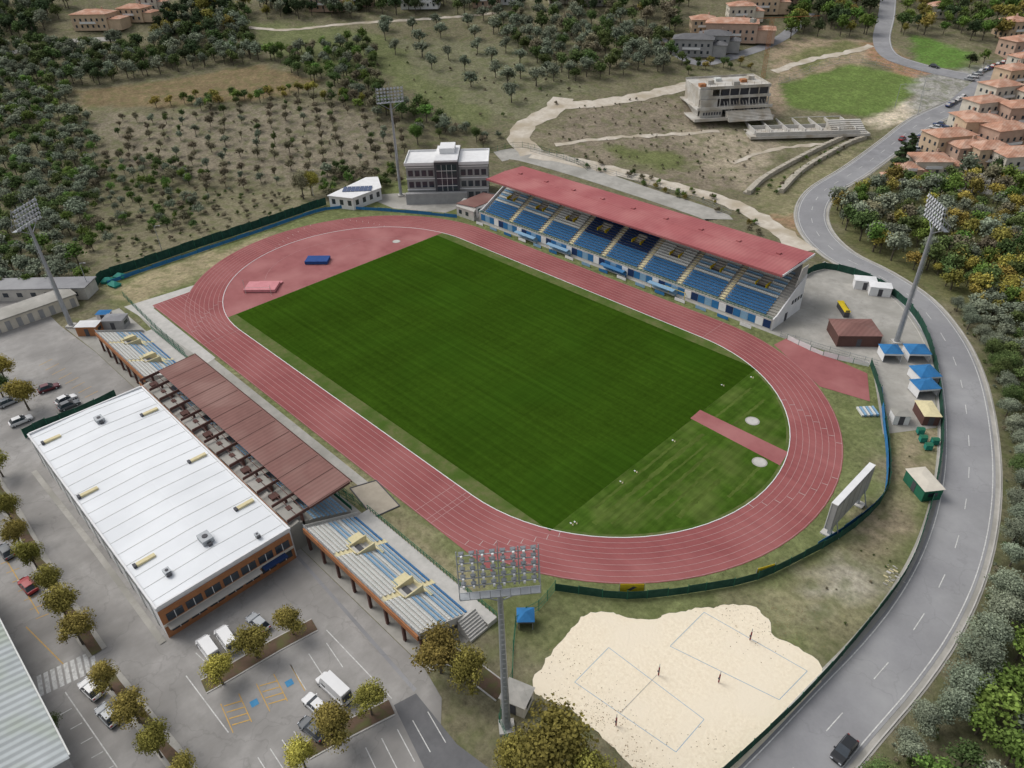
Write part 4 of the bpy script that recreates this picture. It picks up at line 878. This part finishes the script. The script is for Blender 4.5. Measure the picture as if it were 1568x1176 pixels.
# ---------------------------------------------------------------- trees
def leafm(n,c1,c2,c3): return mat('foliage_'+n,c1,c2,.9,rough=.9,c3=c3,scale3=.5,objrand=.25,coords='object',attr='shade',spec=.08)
LM=dict(olive=leafm('olive',(.22,.25,.175),(.155,.185,.125),(.29,.32,.24)),green=leafm('green',(.10,.145,.048),(.072,.11,.036),(.15,.185,.07)),
 bright=leafm('bright',(.13,.215,.045),(.09,.155,.035),(.19,.26,.07)),yellow=leafm('yellow',(.36,.30,.07),(.24,.215,.05),(.43,.36,.09)),
 ochre=leafm('ochre',(.265,.235,.06),(.18,.18,.045),(.33,.26,.07)),dry=leafm('dry',(.23,.205,.135),(.17,.155,.10),(.27,.25,.15)),dark=leafm('dark',(.06,.09,.04),(.045,.065,.03),(.08,.115,.05)))
def treemesh(kind,shape,nleaf,ls,seed):
    r=np.random.default_rng(seed); V=[];F=[];MI=[];SH=[]
    cz,rx,rz_=dict(round=(.60,.40,.36),wide=(.58,.50,.36),tall=(.60,.26,.42),bush=(.42,.52,.42),cone=(.52,.14,.48))[shape]
    nc=dict(round=18,wide=20,tall=13,bush=12,cone=9)[shape]
    cl=[]
    for k in range(nc):
        d=r.normal(size=3); d/=np.linalg.norm(d); q=r.random()**.4
        if d[2]<-.5: d[2]*=-.6
        p=np.array([0,0,cz])+d*q*np.array([rx,rx,rz_])*.78
        if shape=='cone': p=np.array([r.normal()*.03,r.normal()*.03,.1+.85*k/nc]); 
        rad=(.26+.28*r.random())*min(rx,rz_)*(1 if shape!='cone' else (1.25-.9*k/nc))
        cl.append((p,rad,.75+.55*r.random()))
    if shape!='cone': cl.append((np.array([0,0,cz]),min(rx,rz_)*.5,.75))
    def cyl(p,q,r0,r1,n=6):
        d=q-p; d=d/np.linalg.norm(d); a=np.cross(d,[.3,.9,.1]); a/=np.linalg.norm(a); b_=np.cross(d,a); s=len(V)
        for c,rr in ((p,r0),(q,r1)):
            for k in range(n): t=2*math.pi*k/n; V.append(c+a*rr*math.cos(t)+b_*rr*math.sin(t)); SH.append(1.)
        for k in range(n): F.append((s+k,s+(k+1)%n,s+n+(k+1)%n,s+n+k)); MI.append(1)
    if shape!='bush':
        top=np.array([.01,0,cz-.1 if shape!='cone' else .8]); cyl(np.zeros(3),top,.03,.015)
        if shape!='cone':
            for p,rad,_ in cl[:9]: cyl(top*(.5+.4*r.random()),p,.013,.005,4)
    for p,rad,sh in cl:
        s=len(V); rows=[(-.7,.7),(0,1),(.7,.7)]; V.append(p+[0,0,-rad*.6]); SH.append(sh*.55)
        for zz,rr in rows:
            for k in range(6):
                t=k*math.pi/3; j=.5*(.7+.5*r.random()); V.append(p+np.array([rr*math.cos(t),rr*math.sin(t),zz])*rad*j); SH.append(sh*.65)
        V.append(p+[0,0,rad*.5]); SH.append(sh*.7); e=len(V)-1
        for k in range(6):
            k2=(k+1)%6; F.append((s,s+1+k2,s+1+k)); F.append((e,s+13+k,s+13+k2)); MI.extend([0,0])
            for w_ in (0,6): F.append((s+1+w_+k,s+1+w_+k2,s+7+w_+k2,s+7+w_+k)); MI.append(0)
    tot=sum(c[1]**2 for c in cl)
    for p,rad,sh in cl:
        for _ in range(int(nleaf*rad**2/tot)):
            d=r.normal(size=3); d/=np.linalg.norm(d)
            if d[2]<-.3 and r.random()<.6: d[2]=-d[2]
            q=p+d*rad*(.55+.8*r.random()**.9)
            nrm=d*.6+r.normal(size=3)*.6+np.array([0,0,.5]); nrm/=np.linalg.norm(nrm)
            a=np.cross(nrm,r.normal(size=3)); a/=np.linalg.norm(a); b_=np.cross(nrm,a); z_=ls*(.5+.9*r.random())
            s=len(V); V.extend([q-a*z_-b_*z_*.6,q+a*z_-b_*z_*.6,q+a*z_*.6+b_*z_*.7,q-a*z_*.6+b_*z_*.7]); F.append((s,s+1,s+2,s+3)); MI.append(0)
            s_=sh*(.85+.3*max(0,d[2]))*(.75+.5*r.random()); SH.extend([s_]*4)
    me=bpy.data.meshes.new('tree_'+kind); me.from_pydata([tuple(map(float,v)) for v in V],[],F)
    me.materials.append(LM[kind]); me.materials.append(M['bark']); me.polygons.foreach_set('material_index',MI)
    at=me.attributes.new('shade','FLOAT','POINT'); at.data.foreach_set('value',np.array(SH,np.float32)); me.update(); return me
TM={}
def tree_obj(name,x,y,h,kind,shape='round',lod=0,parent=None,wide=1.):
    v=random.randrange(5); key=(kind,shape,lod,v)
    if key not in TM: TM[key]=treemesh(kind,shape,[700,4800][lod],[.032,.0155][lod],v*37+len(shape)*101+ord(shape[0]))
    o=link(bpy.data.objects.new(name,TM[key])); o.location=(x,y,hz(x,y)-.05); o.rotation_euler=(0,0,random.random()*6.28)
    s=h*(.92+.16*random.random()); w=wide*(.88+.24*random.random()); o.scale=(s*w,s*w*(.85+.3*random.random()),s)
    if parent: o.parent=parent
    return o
for u,v in TREEROW:
    x,y=site(u,v+12); tree_obj('linden_tree',x,y,random.uniform(5.7,6.8),'ochre','round',1,wide=.95)
for u,v,h,k in ((395,1008,6.,'ochre'),(450,972,5.7,'ochre'),(342,1048,5.6,'yellow'),(520,1135,6.8,'ochre'),(570,1095,5.6,'ochre'),(468,1176,6,'yellow'),(676,1030,8.5,'ochre'),(722,1062,9,'ochre'),(845,1200,12,'ochre'),(10,585,7,'yellow'),(45,628,8,'yellow'),(5,608,6,'green'),(790,1190,7,'ochre'),(905,1230,9,'ochre'),(465,305,9,'dry'),(478,300,10,'yellow'),(640,222,8,'bright'),(730,218,6,'green'),(-5,770,6,'ochre'),(5,730,6,'ochre'),(85,1130,5,'green')):
    x,y=site(u,v); tree_obj('broadleaf_tree',x,y,h,k,'round',1)
for u,v,h in ((1375,262,12),(1392,240,10),(1388,252,11),(55,60,12),(262,52,14),(285,50,11),(550,15,13),(330,30,13),(440,20,12)): x,y=site(u,v); tree_obj('cypress_tree',x,y,h,'dark','cone',1,wide=2.)
def inside(P,x,y):
    c=False;n=len(P)
    for i in range(n):
        (a,b_),(c2,d)=P[i],P[(i+1)%n]
        if (b_>y)!=(d>y) and x<(c2-a)*(y-b_)/(d-b_)+a: c=not c
    return c
EXCL=[S(q) for q in ([(80,45),(250,5),(250,48),(100,70)],[(1040,30),(1190,0),(1210,40),(1120,105),(1040,95)],[(1035,185),(1060,110),(1190,110),(1190,185),(1120,200)])]
NT=0
def scatter(name,px,sp,kinds,hr,shapes=('round','wide'),jit=.42,prob=1.,wide=1.,avoid=True,world=False):
    global NT
    P=px if world else S(px); e=link(bpy.data.objects.new(name,None))
    xs=[p[0] for p in P]; ys=[p[1] for p in P]
    x=min(xs); row=0
    while x<max(xs):
        y=min(ys)+(row%2)*sp/2
        while y<max(ys):
            a=x+random.uniform(-jit,jit)*sp; b_=y+random.uniform(-jit,jit)*sp; y+=sp
            if random.random()>prob or not inside(P,a,b_): continue
            if avoid and any(inside(q,a,b_) for q in EXCL): continue
            if avoid and any((a-c[0])**2+(b_-c[1])**2<c[2]**2 for c in RD): continue
            tree_obj('crown',a,b_,random.uniform(*hr),random.choice(kinds),random.choice(shapes),0,e,wide); NT+=1
        x+=sp*.87; row+=1
RD=[(p[0],p[1],6.4) for p in smooth(ROAD,4)]+[(p[0],p[1],6.) for p in smooth(UP,5)]
AU=['green','yellow','ochre','olive','bright','green','dry','olive']
scatter('olive_grove',[(-30,110),(110,125),(105,165),(150,200),(140,300),(110,380),(135,430),(0,465),(-30,470)],5.2,['olive','olive','green','olive','green','bright'],(4,6.8),wide=1.14)
scatter('shrub_thicket',[(130,240),(300,250),(335,300),(300,350),(190,360),(120,400),(110,330)],4.5,['green','bright','dry','olive'],(2.5,5.),('bush','round'),prob=.7)
scatter('young_orchard',[(160,185),(300,172),(500,150),(620,190),(620,250),(480,285),(320,300),(180,250)],7.,['dry','dry','olive','dry','dry','green'],(3.2,5.4),('round','tall','wide'),jit=.12,prob=.8)
scatter('tree_belt',[(-30,70),(100,75),(380,55),(400,95),(260,115),(110,135),(-30,120)],6.3,['olive','olive','green','green','dark'],(6,9))
scatter('tree_belt',[(-30,0),(110,10),(60,60),(-30,70)],7,['dark','green','olive'],(7,10)); scatter('tree_belt',[(250,20),(380,10),(380,55),(240,70)],7,['dark','green','ochre','olive'],(7,11))
scatter('distant_trees',[(-100,-40),(1700,-40),(1700,-5),(-100,-5)],15,['green','dark','olive','ochre'],(8,12))
scatter('tree_belt',[(380,5),(740,0),(860,5),(860,20),(740,28),(600,28),(480,34),(380,35)],8.5,['green','dark','ochre','olive','dark'],(6,11))
scatter('hedgerow',[(395,90),(470,80),(560,60),(590,110),(600,170),(700,175),(690,205),(620,195),(560,170),(480,130)],6.,['green','green','olive','bright','dry'],(5,8))
scatter('hedgerow',[(225,165),(300,150),(480,138),(600,170),(600,182),(480,155),(300,170)],6.,['green','yellow','ochre','olive','bright'],(3.5,6))
scatter('olive_grove',[(560,35),(760,28),(860,110),(810,170),(700,140),(600,95)],15.5,['olive'],(6.5,9),('wide','round'),jit=.2,wide=1.1,prob=.9)
scatter('woodland',[(740,28),(860,20),(1010,50),(1060,105),(960,125),(850,130)],7.4,['olive','olive','dry','green','olive','green'],(6,9.5))
scatter('woodland',[(860,0),(1080,0),(1040,60),(1000,50),(860,20)],8.5,['green','dark','ochre','dry'],(7,11))
scatter('bank_shrubs',[(480,290),(500,260),(620,255),(620,280),(500,310)],4.5,['green','bright','dry'],(2.5,4.5),('bush',))
scatter('bank_shrubs',[(620,215),(700,180),(780,215),(750,230),(700,212)],5,['green','dry','olive'],(3,6),('bush','round'),prob=.7)
scatter('bank_shrubs',[(1040,85),(1150,95),(1160,110),(1050,115)],6,['green','dark','ochre'],(3,5))
scatter('wild_shrubs',[(830,215),(880,165),(1040,145),(1150,200),(1150,280),(1060,275),(900,240)],4.,['dry','dry','dry','green'],(.5,1.4),('bush',),prob=.5)
scatter('wild_shrubs',[(150,390),(300,290),(500,300),(160,425)],4.,['dry','green','dry'],(.9,2.2),('bush',),prob=.6)
scatter('wild_shrubs',[(110,165),(300,165),(600,165),(620,260),(330,310),(150,290)],7.,['dry','dry','olive'],(.6,1.4),('bush',),prob=.4)
scatter('wild_shrubs',[(400,45),(600,100),(760,180),(620,110),(430,100)],7,['dry','green'],(.9,2.2),('bush',),prob=.5)
scatter('wild_shrubs',[(620,60),(860,100),(900,150),(760,200),(620,150)],8,['dry','green','dry'],(.9,2.),('bush',),prob=.4)
scatter('roadside_hedge',[(880,238),(900,244),(1090,300),(1160,345),(1225,395),(1205,390),(1120,335),(1000,292),(880,252)],3.5,['green','dry','bright','ochre'],(1.2,2.6),('bush',),prob=.55)
scatter('canal_vegetation',[(1150,292),(1220,250),(1310,208),(1318,215),(1240,265),(1200,300),(1170,310)],3.5,['green','bright','dry'],(1.,2.),('bush',),prob=.7)
scatter('woodland',[(1190,-5),(1350,-5),(1340,55),(1200,60)],8,['green','dark','bright','ochre'],(7,11)); scatter('woodland',[(1375,-5),(1600,-5),(1600,50),(1500,75),(1400,50),(1375,60)],8,['green','dark','bright','ochre'],(6,10),prob=.85)
scatter('garden_trees',[(1480,100),(1568,90),(1568,300),(1480,280),(1380,300),(1360,270),(1440,200)],12,['green','bright','dark','yellow'],(4,7),prob=.5)
scatter('autumn_woodland',[(1262,300),(1300,300),(1340,290),(1480,275),(1620,280),(1620,480),(1530,475),(1440,430),(1340,390),(1285,355)],5.4,AU,(5,9),prob=.94)
scatter('autumn_woodland',[(1420,420),(1560,400),(1620,480),(1500,490)],5.4,['yellow','yellow','ochre','green'],(4,7))
CR=smooth(S([(1400,460),(1440,510),(1464,560),(1478,620),(1484,700),(1477,780),(1455,860),(1415,940),(1360,1015),(1290,1092),(1215,1176)]),2.)
ctr=np.array([40.,0.]); o1=offs(CR,1.)[20]; sg=1 if np.linalg.norm(o1-ctr)>np.linalg.norm(np.array(CR[20])-ctr) else -1
def row(name,i0,i1,off,sp,kinds,hr,wide):
    e=link(bpy.data.objects.new(name,None)); P=offs(CR,sg*off)[i0:i1]; acc=0.
    for i in range(1,len(P)):
        acc+=np.linalg.norm(P[i]-P[i-1])
        if acc>=sp:
            acc=random.uniform(-.8,.8); x,y=P[i]+np.array([random.uniform(-.9,.9),random.uniform(-.9,.9)])
            tree_obj('crown',float(x),float(y),random.uniform(*hr),random.choice(kinds),random.choice(('wide','round')),0 if off>9 else 1,e,wide)
n9=int(len(CR)*.66); nE=len(CR)
for off in (7.6,11,14.5,18,22,26): row('roadside_olive_trees',0,n9,off,3.3,['olive','olive','olive','green','olive'],(3.8,5.4),1.15)
for off in (8.2,12,16,20.5,25,30,35,40): row('roadside_tree_belt',n9,nE,off,3.9,['olive','green','olive','bright','bright'] if off>11 else ['olive','green','olive'],(4.2,6.6),1.15)
scatter('verge_weeds',[tuple(p) for p in offs(CR,sg*5.6)]+[tuple(p) for p in offs(CR,sg*10)[::-1]],2.0,['dry','green','olive'],(.4,1.2),('bush',),prob=.55,avoid=False,world=True)
scatter('verge_weeds',[(1350,665),(1440,700),(1415,790),(1370,880),(1290,985),(1180,930),(1300,850),(1360,740)],2.6,['dry','green','dry'],(.2,.6),('bush',),prob=.35)
# ---------------------------------------------------------------- light & camera
w=bpy.data.worlds.new('World'); scene.world=w; w.use_nodes=True; N=w.node_tree.nodes; L=w.node_tree.links
sky=N.new('ShaderNodeTexSky'); sky.sky_type='NISHITA'; sky.sun_disc=False; EL=math.radians(52); AZ=math.radians(250)
sky.sun_elevation=EL; sky.sun_rotation=AZ; sky.air_density=1.2; sky.dust_density=4.
hs=N.new('ShaderNodeHueSaturation'); hs.inputs['Saturation'].default_value=.3; L.new(sky.outputs[0],hs.inputs['Color']); L.new(hs.outputs[0],N['Background'].inputs['Color']); N['Background'].inputs['Strength'].default_value=.135
sl=bpy.data.lights.new('sun','SUN'); sl.energy=1.1; sl.angle=math.radians(30); sl.color=(1,.97,.92); so=link(bpy.data.objects.new('sun',sl))
sd=Vector((math.sin(AZ)*math.cos(EL),math.cos(AZ)*math.cos(EL),math.sin(EL))); so.rotation_euler=sd.to_track_quat('Z','Y').to_euler(); so.location=(0,0,200)
scene.view_settings.view_transform='Standard'; scene.view_settings.look='None'; scene.view_settings.exposure=0
cd=bpy.data.cameras.new('camera'); cam=link(bpy.data.objects.new('camera',cd)); cd.sensor_width=36; cd.lens=FL/1568*36; cd.clip_end=9000; cd.clip_start=.5
Mx=Matrix(((R2[0],U2[0],-_f[0],CAM[0]),(R2[1],U2[1],-_f[1],CAM[1]),(R2[2],U2[2],-_f[2],CAM[2]),(0,0,0,1))); cam.matrix_world=Mx
scene.camera=cam
print('trees',NT)
